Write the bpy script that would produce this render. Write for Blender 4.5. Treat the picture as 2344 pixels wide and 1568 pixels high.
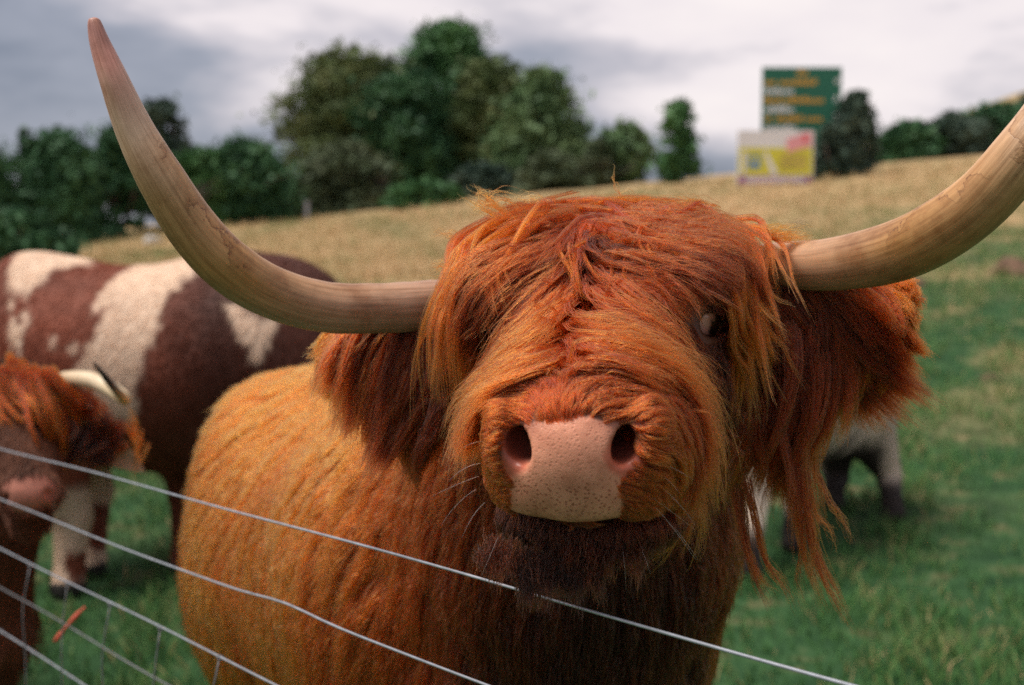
import bpy, math, random
import numpy as np
from mathutils import Vector, kdtree

rng = np.random.default_rng(7)
random.seed(7)
scene = bpy.context.scene
for o in list(bpy.data.objects):
    bpy.data.objects.remove(o)

# ------------------------------------------------------------------ camera
PITCH = math.radians(5.15)
CAM = np.array([0.0, 0.0, 1.4])
C_R = np.array([1.0, 0.0, 0.0])
C_F = np.array([0.0, math.cos(PITCH), -math.sin(PITCH)])
C_U = np.array([0.0, math.sin(PITCH), math.cos(PITCH)])
FPX = 2930.0                                    # focal length in units of a 2344-wide plan of the place
cam_data = bpy.data.cameras.new('camera')
cam = bpy.data.objects.new('camera', cam_data)
scene.collection.objects.link(cam)
cam.location = CAM
cam.rotation_euler = (math.pi / 2 - PITCH, 0, 0)
cam_data.sensor_width = 36.0
cam_data.lens = 36.0 * FPX / 2344.0
cam_data.clip_start = 0.05
cam_data.clip_end = 2000
cam_data.dof.use_dof = True
cam_data.dof.focus_distance = 1.19
cam_data.dof.aperture_fstop = 4.7
scene.camera = cam

# ------------------------------------------------------------------ sky and sun
SUN_EL, SUN_AZ = math.radians(64), math.radians(262)       # azimuth clockwise from +Y: behind the camera, to the left
world = bpy.data.worlds.new('World')
scene.world = world
world.use_nodes = True
wt = world.node_tree
wt.nodes.clear()
def N(tree, typ, **kw):
    n = tree.nodes.new(typ)
    for k, v in kw.items():
        setattr(n, k, v)
    return n
def ramp(tree, stops, interp='LINEAR'):
    n = tree.nodes.new('ShaderNodeValToRGB')
    n.color_ramp.interpolation = interp
    el = n.color_ramp.elements
    while len(el) < len(stops):
        el.new(0.5)
    for e, (p, c) in zip(el, stops):
        e.position = p
        e.color = (*c, 1.0)
    return n
w_out = N(wt, 'ShaderNodeOutputWorld')
w_bg = N(wt, 'ShaderNodeBackground')
w_bg.inputs['Strength'].default_value = 0.76
w_sky = N(wt, 'ShaderNodeTexSky', sky_type='NISHITA')
w_sky.sun_disc = False
w_sky.sun_elevation = SUN_EL
w_sky.sun_rotation = SUN_AZ
w_skys = N(wt, 'ShaderNodeMixRGB', blend_type='MULTIPLY')
w_skys.inputs['Fac'].default_value = 1
w_skys.inputs['Color2'].default_value = (0.06, 0.06, 0.06, 1)
wt.links.new(w_sky.outputs[0], w_skys.inputs['Color1'])
w_tc = N(wt, 'ShaderNodeTexCoord')
CLOUD_OFF = (-11.09, -4.23, 13.86)
w_map = N(wt, 'ShaderNodeMapping')
w_map.inputs['Location'].default_value = CLOUD_OFF
w_map.inputs['Scale'].default_value = (2.1, 2.1, 6.5)
w_map.inputs['Rotation'].default_value = (0, math.radians(-3), 0)
wt.links.new(w_tc.outputs['Generated'], w_map.inputs['Vector'])
w_n1 = N(wt, 'ShaderNodeTexNoise')
w_n1.inputs['Scale'].default_value = 1.15
w_n1.inputs['Detail'].default_value = 7
w_n1.inputs['Roughness'].default_value = 0.52
w_n1.inputs['Distortion'].default_value = 0.15
wt.links.new(w_map.outputs[0], w_n1.inputs['Vector'])
w_rmp = ramp(wt, [(0.38, (0.098, 0.108, 0.138)), (0.46, (0.145, 0.152, 0.183)), (0.52, (0.250, 0.236, 0.258)), (0.58, (0.385, 0.350, 0.356)), (0.67, (0.425, 0.387, 0.38))])
wt.links.new(w_n1.outputs['Fac'], w_rmp.inputs['Fac'])
w_mix = N(wt, 'ShaderNodeMixRGB')
w_mix.inputs['Fac'].default_value = 0.93
wt.links.new(w_skys.outputs[0], w_mix.inputs['Color1'])
wt.links.new(w_rmp.outputs[0], w_mix.inputs['Color2'])
wt.links.new(w_mix.outputs[0], w_bg.inputs['Color'])
wt.links.new(w_bg.outputs[0], w_out.inputs['Surface'])

sun_data = bpy.data.lights.new('sun', 'SUN')
sun_data.energy = 1.5
sun_data.angle = math.radians(30)
sun_data.color = (1.0, 0.95, 0.88)
sun = bpy.data.objects.new('sun', sun_data)
scene.collection.objects.link(sun)
sd = Vector((math.sin(SUN_AZ) * math.cos(SUN_EL), math.cos(SUN_AZ) * math.cos(SUN_EL), math.sin(SUN_EL)))
sun.rotation_euler = sd.to_track_quat('Z', 'Y').to_euler()
sun.location = (0, 0, 30)

vs = scene.view_settings
vs.view_transform = 'Standard'
vs.look = 'None'
vs.exposure = 1.65
vs.gamma = 1.0
vs.use_curve_mapping = False
scene.render.engine = 'CYCLES'
cy = scene.cycles
cy.max_bounces = 5
cy.diffuse_bounces = 3
cy.glossy_bounces = 6
cy.transmission_bounces = 6
cy.transparent_max_bounces = 8
cy.use_denoising = False
cy.sample_clamp_indirect = 6.0
try:
    scene.cycles_curves.shape = 'RIBBONS'
    scene.cycles_curves.subdivisions = 2
except Exception:
    pass

# ------------------------------------------------------------------ helpers
def P(u, v, d):
    """a point of the place: d metres out, at plan position (u, v)"""
    return CAM + C_R * ((u - 1172.0) / FPX * d) + C_U * ((784.0 - v) / FPX * d) + C_F * d
def link(o, parent=None):
    scene.collection.objects.link(o)
    if parent is not None:
        o.parent = parent
    return o
def thing(name, label, cat, loc=(0, 0, 0), group=None):
    o = bpy.data.objects.new(name, None)
    o.empty_display_size = 0.1
    o.location = loc
    link(o)
    o['label'] = label
    o['category'] = cat
    if group:
        o['group'] = group
    return o
def tag(o, label=None, cat=None, group=None, kind=None):
    if label: o['label'] = label
    if cat: o['category'] = cat
    if group: o['group'] = group
    if kind: o['kind'] = kind
    return o
def child_fix(o, parent):
    if parent is not None:
        o.parent = parent
        o.matrix_parent_inverse.identity()
        o.location = -parent_world(parent)
    return o
def parent_world(p):
    l = Vector(p.location)
    while p.parent is not None:
        p = p.parent
        l = l + Vector(p.location)
    return l
def mesh_np(name, verts, quads=None, tris=None, mat=None, parent=None, smooth=True, attrs=None, faces=None):
    """mesh with world coordinates; parented under a thing's Empty"""
    me = bpy.data.meshes.new(name)
    verts = np.asarray(verts, np.float64)
    fl = []
    if faces is not None: fl = faces
    else:
        if quads is not None: fl += np.asarray(quads).tolist()
        if tris is not None: fl += np.asarray(tris).tolist()
    me.from_pydata(verts.tolist(), [], fl)
    me.update()
    if smooth:
        me.polygons.foreach_set('use_smooth', np.ones(len(me.polygons), bool))
    if attrs:
        for k, a in attrs.items():
            a = np.asarray(a, np.float32)
            if a.ndim == 2:
                at = me.attributes.new(k, 'FLOAT_COLOR', 'POINT')
                if a.shape[1] == 3:
                    a = np.concatenate([a, np.ones((len(a), 1), np.float32)], 1)
                at.data.foreach_set('color', a.ravel())
            else:
                at = me.attributes.new(k, 'FLOAT', 'POINT')
                at.data.foreach_set('value', a)
    if mat is not None:
        for m in (mat if isinstance(mat, (list, tuple)) else [mat]):
            me.materials.append(m)
    o = bpy.data.objects.new(name, me)
    link(o)
    child_fix(o, parent)
    return o
NOHAIR = False
def hair_obj(name, pts, radius, tint, mat, parent=None, taper=0.25, root_taper=1.0):
    if NOHAIR: pts = pts[:3]; tint = tint[:3]; radius = np.float32(0.0001)
    """pts (S, K, 3) strands"""
    S, K, _ = pts.shape
    hc = bpy.data.hair_curves.new(name)
    hc.add_curves([K] * S)
    hc.position_data.foreach_set('vector', np.ascontiguousarray(pts, np.float32).ravel())
    t = np.linspace(0, 1, K)
    prof = np.where(t < 0.55, 1.0, 1.0 - (1 - taper) * (t - 0.55) / 0.45)
    prof[0] *= root_taper
    rad = np.asarray(radius, np.float32)
    rad = np.broadcast_to(rad.reshape(-1, 1) if rad.ndim else rad, (S, K)) * prof[None]
    ra = hc.attributes.get('radius') or hc.attributes.new('radius', 'FLOAT', 'POINT')
    ra.data.foreach_set('value', np.ascontiguousarray(rad, np.float32).ravel())
    ta = hc.attributes.new('tint', 'FLOAT', 'CURVE')
    ta.data.foreach_set('value', np.ascontiguousarray(tint, np.float32))
    hc.materials.append(mat)
    o = bpy.data.objects.new(name, hc)
    link(o)
    child_fix(o, parent)
    return o
def unit(v):
    v = np.asarray(v, float)
    return v / np.maximum(np.linalg.norm(v, axis=-1, keepdims=True), 1e-9)
def smooth01(a, b, x):
    t = np.clip((np.asarray(x, float) - a) / (b - a), 0, 1)
    return t * t * (3 - 2 * t)
_nf = [(rng.normal(size=3), rng.uniform(0, 6.28)) for _ in range(60)]
def noise3(p, scale, seed=0, octs=3):
    """cheap smooth pseudo noise about -1..1"""
    p = np.asarray(p, float)
    out = np.zeros(p.shape[:-1])
    amp = 1.0; tot = 0
    for o in range(octs):
        for j in range(4):
            k, ph = _nf[(seed * 7 + o * 4 + j) % 60]
            out += amp * np.sin((p @ k) * scale * (2 ** o) + ph * (1 + o) + 1.3 * np.sin((p @ _nf[(seed * 5 + j + 17) % 60][0]) * scale * (2 ** o) * 0.7))
        tot += amp * 2.0
        amp *= 0.5
    return out / tot
def noise_vec(p, scale, seed=0, octs=2):
    return np.stack([noise3(p, scale, seed + i * 3, octs) for i in range(3)], -1)
def catmull(pts, n):
    pts = np.asarray(pts, float)
    k = len(pts)
    ext = np.concatenate([[2 * pts[0] - pts[1]], pts, [2 * pts[-1] - pts[-2]]])
    t = np.linspace(0, k - 1 - 1e-6, n)
    i = t.astype(int); f = (t - i)[:, None]
    p0, p1, p2, p3 = ext[i], ext[i + 1], ext[i + 2], ext[i + 3]
    return 0.5 * (2 * p1 + (p2 - p0) * f + (2 * p0 - 5 * p1 + 4 * p2 - p3) * f ** 2 + (3 * p1 - p0 - 3 * p2 + p3) * f ** 3)
def tube_arrays(pts, rad, sides=10, cap=True):
    pts = np.asarray(pts, float)
    n = len(pts)
    rad = np.broadcast_to(np.asarray(rad, float), (n,))
    tan = unit(np.gradient(pts, axis=0))
    ref = np.array([0, 0, 1.0]) if abs(tan[0][2]) < 0.9 else np.array([1.0, 0, 0])
    nrm = np.zeros_like(pts)
    a = unit(np.cross(tan[0], ref))
    for i in range(n):
        a = unit(a - tan[i] * (a @ tan[i]))
        nrm[i] = a
    bi = np.cross(tan, nrm)
    ang = np.linspace(0, 2 * np.pi, sides, endpoint=False)
    ring = nrm[:, None] * np.cos(ang)[None, :, None] + bi[:, None] * np.sin(ang)[None, :, None]
    V = (pts[:, None] + ring * rad[:, None, None]).reshape(-1, 3)
    i = np.arange(n - 1)[:, None] * sides; j = np.arange(sides)[None]
    j2 = (j + 1) % sides
    Q = np.stack([i + j, i + j2, i + sides + j2, i + sides + j], -1).reshape(-1, 4).tolist()
    if cap:
        Q.append(list(range(sides))[::-1])
        Q.append(list(range((n - 1) * sides, n * sides)))
    return V, Q
def tube(name, pts, rad, mat, parent=None, sides=10, attrs=None):
    V, Q = tube_arrays(pts, rad, sides)
    return mesh_np(name, V, faces=Q, mat=mat, parent=parent)

# ------------------------------------------------------------------ materials
def new_mat(name):
    m = bpy.data.materials.new(name)
    m.use_nodes = True
    return m, m.node_tree, m.node_tree.nodes['Principled BSDF']
def simple_mat(name, col, rough=0.6, var=0.15, scale=20, metal=0.0, bump=0.0, spec=0.5):
    m, t, b = new_mat(name)
    no = N(t, 'ShaderNodeTexNoise')
    no.inputs['Scale'].default_value = scale
    no.inputs['Detail'].default_value = 5
    tc = N(t, 'ShaderNodeTexCoord')
    t.links.new(tc.outputs['Object'], no.inputs['Vector'])
    c = np.array(col)
    r = ramp(t, [(0.3, tuple(c * (1 - var))), (0.7, tuple(np.minimum(c * (1 + var), 1)))])
    t.links.new(no.outputs['Fac'], r.inputs['Fac'])
    t.links.new(r.outputs[0], b.inputs['Base Color'])
    b.inputs['Roughness'].default_value = rough
    b.inputs['Metallic'].default_value = metal
    b.inputs['Specular IOR Level'].default_value = spec
    if bump:
        bp = N(t, 'ShaderNodeBump')
        bp.inputs['Strength'].default_value = bump
        bp.inputs['Distance'].default_value = 0.01
        t.links.new(no.outputs['Fac'], bp.inputs['Height'])
        t.links.new(bp.outputs[0], b.inputs['Normal'])
    return m
def hair_mat(name, stops, rough=0.38, rad_rough=0.55, coat=0.0, tip=0.42):
    m = bpy.data.materials.new(name)
    m.use_nodes = True
    t = m.node_tree
    t.nodes.clear()
    out = N(t, 'ShaderNodeOutputMaterial')
    h = N(t, 'ShaderNodeBsdfHairPrincipled')
    try:
        h.model = 'CHIANG'
    except Exception:
        pass
    h.parametrization = 'COLOR'
    at = N(t, 'ShaderNodeAttribute', attribute_name='tint')
    info = N(t, 'ShaderNodeHairInfo')
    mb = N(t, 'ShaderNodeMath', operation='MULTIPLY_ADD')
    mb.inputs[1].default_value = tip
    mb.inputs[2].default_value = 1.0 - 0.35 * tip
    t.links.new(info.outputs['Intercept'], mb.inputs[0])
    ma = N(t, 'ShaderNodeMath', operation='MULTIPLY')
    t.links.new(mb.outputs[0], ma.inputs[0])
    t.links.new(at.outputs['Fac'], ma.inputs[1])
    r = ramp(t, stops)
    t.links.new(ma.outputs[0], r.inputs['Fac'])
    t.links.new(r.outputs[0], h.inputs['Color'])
    h.inputs['Roughness'].default_value = rough
    h.inputs['Radial Roughness'].default_value = rad_rough
    h.inputs['Coat'].default_value = coat
    h.inputs['IOR'].default_value = 1.36
    h.inputs['Random Roughness'].default_value = 0.2
    t.links.new(h.outputs[0], out.inputs['Surface'])
    return m
def blade_mat(name, stops, rough=0.6):
    m, t, b = new_mat(name)
    at = N(t, 'ShaderNodeAttribute', attribute_name='tint')
    r = ramp(t, stops)
    t.links.new(at.outputs['Fac'], r.inputs['Fac'])
    t.links.new(r.outputs[0], b.inputs['Base Color'])
    b.inputs['Roughness'].default_value = rough
    b.inputs['Specular IOR Level'].default_value = 0.2
    return m
def vcol_mat(name, rough=0.75, noise_amp=0.25, scale=60, bump=0.3, sss=0.0):
    m, t, b = new_mat(name)
    at = N(t, 'ShaderNodeAttribute', attribute_name='col')
    tc = N(t, 'ShaderNodeTexCoord')
    no = N(t, 'ShaderNodeTexNoise')
    no.inputs['Scale'].default_value = scale
    no.inputs['Detail'].default_value = 4
    t.links.new(tc.outputs['Object'], no.inputs['Vector'])
    r = ramp(t, [(0.3, (1 - noise_amp,) * 3), (0.7, (1.0,) * 3)])
    t.links.new(no.outputs['Fac'], r.inputs['Fac'])
    mx = N(t, 'ShaderNodeMixRGB', blend_type='MULTIPLY')
    mx.inputs['Fac'].default_value = 1
    t.links.new(at.outputs['Color'], mx.inputs['Color1'])
    t.links.new(r.outputs[0], mx.inputs['Color2'])
    t.links.new(mx.outputs[0], b.inputs['Base Color'])
    b.inputs['Roughness'].default_value = rough
    bp = N(t, 'ShaderNodeBump')
    bp.inputs['Strength'].default_value = bump
    bp.inputs['Distance'].default_value = 0.005
    t.links.new(no.outputs['Fac'], bp.inputs['Height'])
    t.links.new(bp.outputs[0], b.inputs['Normal'])
    return m

# ------------------------------------------------------------------ ground
def ground_z(x, y):
    x = np.asarray(x, float); y = np.asarray(y, float)
    rise = 2.05 * np.clip((y - 5) / 36, 0, None) ** 1.1
    rise = np.where(rise > 2.4, 2.4 + 0.8 * (1 - np.exp(-(rise - 2.4) / 0.8)), rise)
    xs = 0.018 + 0.072 * smooth01(4, 40, y)
    xc = 40 * np.tanh(x / 40)
    z = rise + xs * xc
    z = z + 10.5 * np.exp(-(((x - 62) / 26) ** 2 + ((y - 125) / 36) ** 2))
    b = 0.03 * np.sin(1.3 * x + 0.7 * y + 1) * np.sin(0.9 * y - 0.5 * x) + 0.05 * np.sin(0.33 * x + 2) * np.sin(0.41 * y)
    return z + b * smooth01(2, 10, y) - 0.03
ys = np.concatenate([np.linspace(-30, 0, 16)[:-1], np.linspace(0, 30, 151)[:-1], 30 * np.geomspace(1, 40, 90)])
xg = np.concatenate([-np.geomspace(12, 900, 45)[::-1], np.linspace(-12, 12, 121)[1:-1], np.geomspace(12, 900, 45)])
X, Y = np.meshgrid(xg, ys)
Z = ground_z(X, Y)
nx, ny = len(xg), len(ys)
gv = np.stack([X, Y, Z], -1).reshape(-1, 3)
ii = (np.arange(ny - 1)[:, None] * nx + np.arange(nx - 1)[None]).ravel()
gq = np.stack([ii, ii + 1, ii + nx + 1, ii + nx], -1)
def dryness(x, y):
    p = np.stack([x, y, 0 * x], -1)
    d = smooth01(11, 27, y - 0.22 * x + 5.0 * noise3(p, 0.35, 3) + 5.0 * noise3(p, 1.3, 5))
    d = d * (0.80 + 0.26 * noise3(p, 0.8, 9))
    d = np.maximum(d, 0.40 * smooth01(0.2, 0.7, noise3(p, 2.3, 8)) * smooth01(5, 11, y))
    return d
m_ground, t, b = new_mat('pasture_soil')
at = N(t, 'ShaderNodeAttribute', attribute_name='dry')
no = N(t, 'ShaderNodeTexNoise'); no.inputs['Scale'].default_value = 5.0; no.inputs['Detail'].default_value = 8
tc = N(t, 'ShaderNodeTexCoord'); t.links.new(tc.outputs['Object'], no.inputs['Vector'])
r1 = ramp(t, [(0.3, (0.015, 0.042, 0.017)), (0.55, (0.034, 0.080, 0.030)), (0.72, (0.13, 0.11, 0.055))])
r2 = ramp(t, [(0.3, (0.26, 0.18, 0.085)), (0.5, (0.44, 0.29, 0.15)), (0.75, (0.56, 0.38, 0.21))])
t.links.new(no.outputs['Fac'], r1.inputs['Fac']); t.links.new(no.outputs['Fac'], r2.inputs['Fac'])
mx = N(t, 'ShaderNodeMixRGB'); t.links.new(at.outputs['Fac'], mx.inputs['Fac'])
t.links.new(r1.outputs[0], mx.inputs['Color1']); t.links.new(r2.outputs[0], mx.inputs['Color2'])
t.links.new(mx.outputs[0], b.inputs['Base Color'])
b.inputs['Roughness'].default_value = 0.95
b.inputs['Specular IOR Level'].default_value = 0.1
bp = N(t, 'ShaderNodeBump'); bp.inputs['Strength'].default_value = 0.8; bp.inputs['Distance'].default_value = 0.05
t.links.new(no.outputs['Fac'], bp.inputs['Height']); t.links.new(bp.outputs[0], b.inputs['Normal'])
ground = mesh_np('ground', gv, quads=gq, mat=m_ground, attrs={'dry': dryness(gv[:, 0], gv[:, 1])})
tag(ground, 'sloping pasture of green and straw coloured grass', kind='structure')

# grass blades, green in the near field and longer and straw coloured up the slope
m_grass = blade_mat('grass_blades', [(0.0, (0.030, 0.088, 0.024)), (0.3, (0.070, 0.185, 0.048)), (0.55, (0.20, 0.225, 0.074)), (0.75, (0.40, 0.29, 0.14)), (1.0, (0.66, 0.46, 0.26))])
def make_grass(name, n, y0, y1, length, rad, pw, label):
    yy = y0 * (y1 / y0) ** (rng.random(n) ** pw)
    half = 0.44 * yy + 0.6
    xx = rng.uniform(-1, 1, n) * half
    tuft = noise3(np.stack([xx, yy, 0 * xx], -1), 5.0, 11)
    keep = rng.random(n) < 0.45 + 0.55 * smooth01(-0.4, 0.4, tuft)
    xx, yy, tuft = xx[keep], yy[keep], tuft[keep]
    n = len(xx)
    zz = ground_z(xx, yy) - 0.01
    d = dryness(xx, yy)
    L = length * rng.uniform(0.5, 1.2, n) * (1 + 0.5 * tuft) * (1 + 1.6 * d)
    a = rng.uniform(0, 6.28, n)
    lean = rng.uniform(0.15, 0.8, n)
    K = 4
    tt = np.linspace(0, 1, K)
    px = xx[:, None] + np.cos(a)[:, None] * lean[:, None] * L[:, None] * tt ** 1.8
    py = yy[:, None] + np.sin(a)[:, None] * lean[:, None] * L[:, None] * tt ** 1.8
    pz = zz[:, None] + L[:, None] * tt * (1 - 0.25 * lean[:, None] * tt)
    pts = np.stack([px, py, pz], -1)
    tn = np.clip(0.20 + 0.14 * tuft + rng.normal(0, 0.13, n) + 0.62 * d + 0.38 * (rng.random(n) < 0.10), 0, 1)
    R = rad * (0.6 + 0.8 * rng.random(n)) * (0.5 + yy / 14.0)
    o = hair_obj(name, pts, R, tn, m_grass, None, taper=0.1)
    tag(o, label, 'grass', kind='stuff')
    return o
make_grass('grass', 150000, 2.6, 46.0, 0.085, 0.0024, 0.85, 'short green pasture grass turning to straw up the slope')

# ------------------------------------------------------------------ signed distance modelling
def smin(a, b, k):
    h = np.clip(0.5 + 0.5 * (b - a) / k, 0, 1)
    return b * (1 - h) + a * h - k * h * (1 - h)
def smax(a, b, k):
    return -smin(-a, -b, k)
class SDF:
    """list of blended primitives; ops: ('cap', a, b, ra, rb, k) or ('ell', c, axes(3x3 rows), radii, k), sign +1 add / -1 carve"""
    def __init__(s): s.ops = []
    def cap(s, a, b, ra, rb, k=0.03, sg=1): s.ops.append(('c', np.asarray(a, float), np.asarray(b, float), ra, rb, k, sg)); return s
    def ell(s, c, rad, ax=None, k=0.03, sg=1): s.ops.append(('e', np.asarray(c, float), np.asarray(rad, float), np.eye(3) if ax is None else np.asarray(ax), k, 0, sg)); return s
    def __call__(s, p):
        p = np.asarray(p)
        d = None
        for op in s.ops:
            if op[0] == 'c':
                _, a, b, ra, rb, k, sg = op
                ab = (b - a).astype(p.dtype)
                pa = p - a.astype(p.dtype)
                h = np.clip((pa @ ab) / float(ab @ ab), 0, 1)
                q = pa - h[..., None] * ab
                v = np.sqrt((q * q).sum(-1)) - (ra + (rb - ra) * h)
            else:
                _, c, r, ax, k, _, sg = op
                q = (p - c.astype(p.dtype)) @ ax.T.astype(p.dtype)
                q1 = q / r.astype(p.dtype)
                k0 = np.sqrt((q1 * q1).sum(-1))
                q2 = q1 / r.astype(p.dtype)
                k1 = np.sqrt((q2 * q2).sum(-1))
                v = k0 * (k0 - 1) / np.maximum(k1, 1e-6)
                v = np.where(k0 < 1e-3, -float(r.min()), v)
            if d is None: d = v
            elif sg > 0: d = smin(d, v, k)
            else: d = smax(d, -v, k)
        return d
    def grad(s, p, e=0.003):
        p = np.asarray(p, float)
        g = np.stack([s(p + np.eye(3)[i] * e) - s(p - np.eye(3)[i] * e) for i in range(3)], -1)
        return unit(g)
def surface_nets(fn, lo, hi, h):
    lo = np.asarray(lo, float); hi = np.asarray(hi, float)
    n = np.ceil((hi - lo) / h).astype(int) + 1
    ax = [lo[i] + h * np.arange(n[i]) for i in range(3)]
    f = np.empty(n, np.float32)
    yz = np.stack(np.meshgrid(ax[1], ax[2], indexing='ij'), -1).reshape(-1, 2)
    step = max(1, int(400000 // len(yz)))
    for i in range(0, n[0], step):
        xs_ = ax[0][i:i + step]
        p = np.empty((len(xs_), len(yz), 3), np.float32)
        p[..., 0] = xs_[:, None]; p[..., 1:] = yz[None]
        f[i:i + step] = fn(p).reshape(len(xs_), n[1], n[2])
    s = f < 0
    cnt = sum(s[a:n[0] - 1 + a, b:n[1] - 1 + b, c:n[2] - 1 + c].astype(np.int8) for a in (0, 1) for b in (0, 1) for c in (0, 1))
    act = (cnt > 0) & (cnt < 8)
    idx = np.argwhere(act)
    vid = -np.ones(act.shape, np.int64)
    vid[act] = np.arange(len(idx))
    corner = np.array([(a, b, c) for a in (0, 1) for b in (0, 1) for c in (0, 1)])
    vals = np.stack([f[idx[:, 0] + c[0], idx[:, 1] + c[1], idx[:, 2] + c[2]] for c in corner], 1)
    acc = np.zeros((len(idx), 3)); num = np.zeros(len(idx))
    for i in range(8):
        for j in range(i + 1, 8):
            if np.abs(corner[i] - corner[j]).sum() != 1: continue
            va, vb = vals[:, i], vals[:, j]
            m = (va < 0) != (vb < 0)
            t_ = np.where(m, va / np.where(m, va - vb, 1), 0)
            acc += np.where(m[:, None], corner[i] + t_[:, None] * (corner[j] - corner[i]), 0)
            num += m
    V = lo + h * (idx + acc / num[:, None])
    Q = []
    for a in range(3):
        b_, c_ = (a + 1) % 3, (a + 2) % 3
        sl0 = [slice(None)] * 3; sl1 = [slice(None)] * 3
        sl0[a] = slice(0, n[a] - 1); sl1[a] = slice(1, n[a])
        ch = s[tuple(sl0)] != s[tuple(sl1)]
        e = np.argwhere(ch)
        e = e[(e[:, b_] > 0) & (e[:, c_] > 0) & (e[:, b_] < n[b_] - 1) & (e[:, c_] < n[c_] - 1)]
        inside0 = s[e[:, 0], e[:, 1], e[:, 2]]
        def cell(db, dc):
            q = e.copy(); q[:, b_] += db; q[:, c_] += dc
            return vid[q[:, 0], q[:, 1], q[:, 2]]
        q = np.stack([cell(-1, -1), cell(0, -1), cell(0, 0), cell(-1, 0)], 1)
        q = np.where(inside0[:, None], q, q[:, ::-1])
        Q.append(q)
    Q = np.concatenate(Q)
    Q = Q[(Q >= 0).all(1)]
    return V, Q
def sample_surface(V, Q, n, weight=None):
    a, b, c, d = (V[Q[:, i]] for i in range(4))
    area = 0.5 * np.linalg.norm(np.cross(c - a, d - b), axis=1)
    cen = (a + b + c + d) / 4
    w = area if weight is None else area * weight(cen)
    w = w / w.sum()
    k = rng.choice(len(Q), n, p=w)
    s, t_ = rng.random(n)[:, None], rng.random(n)[:, None]
    return (a[k] * (1 - s) + b[k] * s) * (1 - t_) + (d[k] * (1 - s) + c[k] * s) * t_

# ------------------------------------------------------------------ hair grooming
def interp_strands(g, tt):
    """g (G,K,3), tt (G,M,K) in 0..1 -> (G,M,K,3)"""
    K = g.shape[1]
    x = np.clip(tt, 0, 1) * (K - 1)
    i = np.minimum(x.astype(int), K - 2)
    f = (x - i)[..., None]
    G = np.arange(g.shape[0])[:, None, None]
    return g[G, i] * (1 - f) + g[G, i + 1] * f
def children(g, nrm, tint, m, rad, clump=0.7, frizz=0.003, lj=(0.6, 1.0), tj=0.08, pw=1.2, waves=(2.0, 5.0)):
    G, K, _ = g.shape
    rad = np.broadcast_to(np.asarray(rad, float), (G,))
    frizz = np.broadcast_to(np.asarray(frizz, float), (G,))
    t_ = np.linspace(0, 1, K)
    sc = rng.uniform(*lj, (G, m))
    base = interp_strands(g, sc[:, :, None] * t_[None, None])
    a1 = unit(np.cross(nrm, np.array([0.31, 0.52, 0.79])))
    a2 = np.cross(nrm, a1)
    rr = rad[:, None] * np.sqrt(rng.random((G, m))); th = rng.uniform(0, 6.28, (G, m))
    off = a1[:, None] * (rr * np.cos(th))[..., None] + a2[:, None] * (rr * np.sin(th))[..., None]
    off = off + nrm[:, None] * (rng.random((G, m, 1)) * 0.35 * rad[:, None, None])
    spread = (1 - clump * t_ ** pw)
    out = base + off[:, :, None, :] * spread[None, None, :, None]
    for w in range(2):
        fr = rng.uniform(waves[0], waves[1], (G, m, 1)) * (1 + w)
        ph = rng.uniform(0, 6.28, (G, m, 1))
        dv = unit(rng.normal(size=(G, m, 3)))
        wv = np.sin(fr * t_[None, None] * 3.0 + ph) - np.sin(ph)
        out += dv[:, :, None, :] * (wv * (t_[None, None] ** 0.8) * (frizz[:, None, None] / (1 + w)))[..., None]
    tn = np.clip(tint[:, None] + rng.normal(0, tj, (G, m)), 0, 1)
    return out.reshape(-1, K, 3), tn.ravel()
class Field:
    """hair direction, length (m), tint and lift given at places on a coat, blended between them"""
    def __init__(s, rows, sigma):
        s.p = np.array([r[0] for r in rows]); s.d = unit(np.array([r[1] for r in rows]))
        s.v = np.array([r[2:] for r in rows], float); s.s = sigma
    def __call__(s, p):
        d2 = ((p[:, None] - s.p[None]) ** 2).sum(-1)
        d2 = d2 - d2.min(1, keepdims=True)
        w = np.exp(-d2 / (2 * s.s ** 2))
        w /= w.sum(1, keepdims=True)
        return unit(w @ s.d), w @ s.v
def grow(roots, sdf, field, K, nz_scale, nz_amp, grav=0.15, mom=0.5, lenj=0.25, off=(0.002, 0.012), seed=0, coarse=None):
    n0 = sdf.grad(roots)
    d, v = field(roots)
    L = v[:, 0] * rng.uniform(1 - lenj, 1 + lenj, len(roots))
    tint, lift = v[:, 1], v[:, 2]
    p = roots.copy()
    out = [p.copy()]
    prev = None
    height = rng.uniform(off[0], off[1], len(roots)) * np.clip(L / 0.05, 0.3, 1.6)
    for k in range(1, K):
        n = sdf.grad(p)
        d, _ = field(p)
        d = d + nz_amp * noise_vec(p, nz_scale, seed) + 0.5 * nz_amp * noise_vec(roots, nz_scale * 3.1, seed + 4) + np.array([0, 0, -grav * k / K])
        d = unit(d - n * (d * n).sum(-1, keepdims=True))
        lf = lift * (1.0 if k < 3 else 0.25)
        d = unit(d + n * lf[:, None])
        if prev is not None:
            d = unit(d * (1 - mom) + prev * mom)
        p = p + d * (L / (K - 1))[:, None]
        s_ = sdf(p)
        tgt = height * min(1, k / 3)
        p = p + n * np.maximum(0, tgt - s_)[:, None]
        prev = d
        out.append(p.copy())
    return np.stack(out, 1), n0, tint, L
def metaclump(g, every, strength, pw=1.2):
    G, K, _ = g.shape
    pick = rng.choice(G, max(1, G // every), replace=False)
    kd = kdtree.KDTree(len(pick))
    for i, j in enumerate(pick):
        kd.insert(g[j, 0], i)
    kd.balance()
    near = np.array([pick[kd.find(r)[1]] for r in g[:, 0]])
    t_ = np.linspace(0, 1, K)
    w = (strength * t_ ** pw)[None, :, None]
    return g * (1 - w) + g[near] * w

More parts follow.
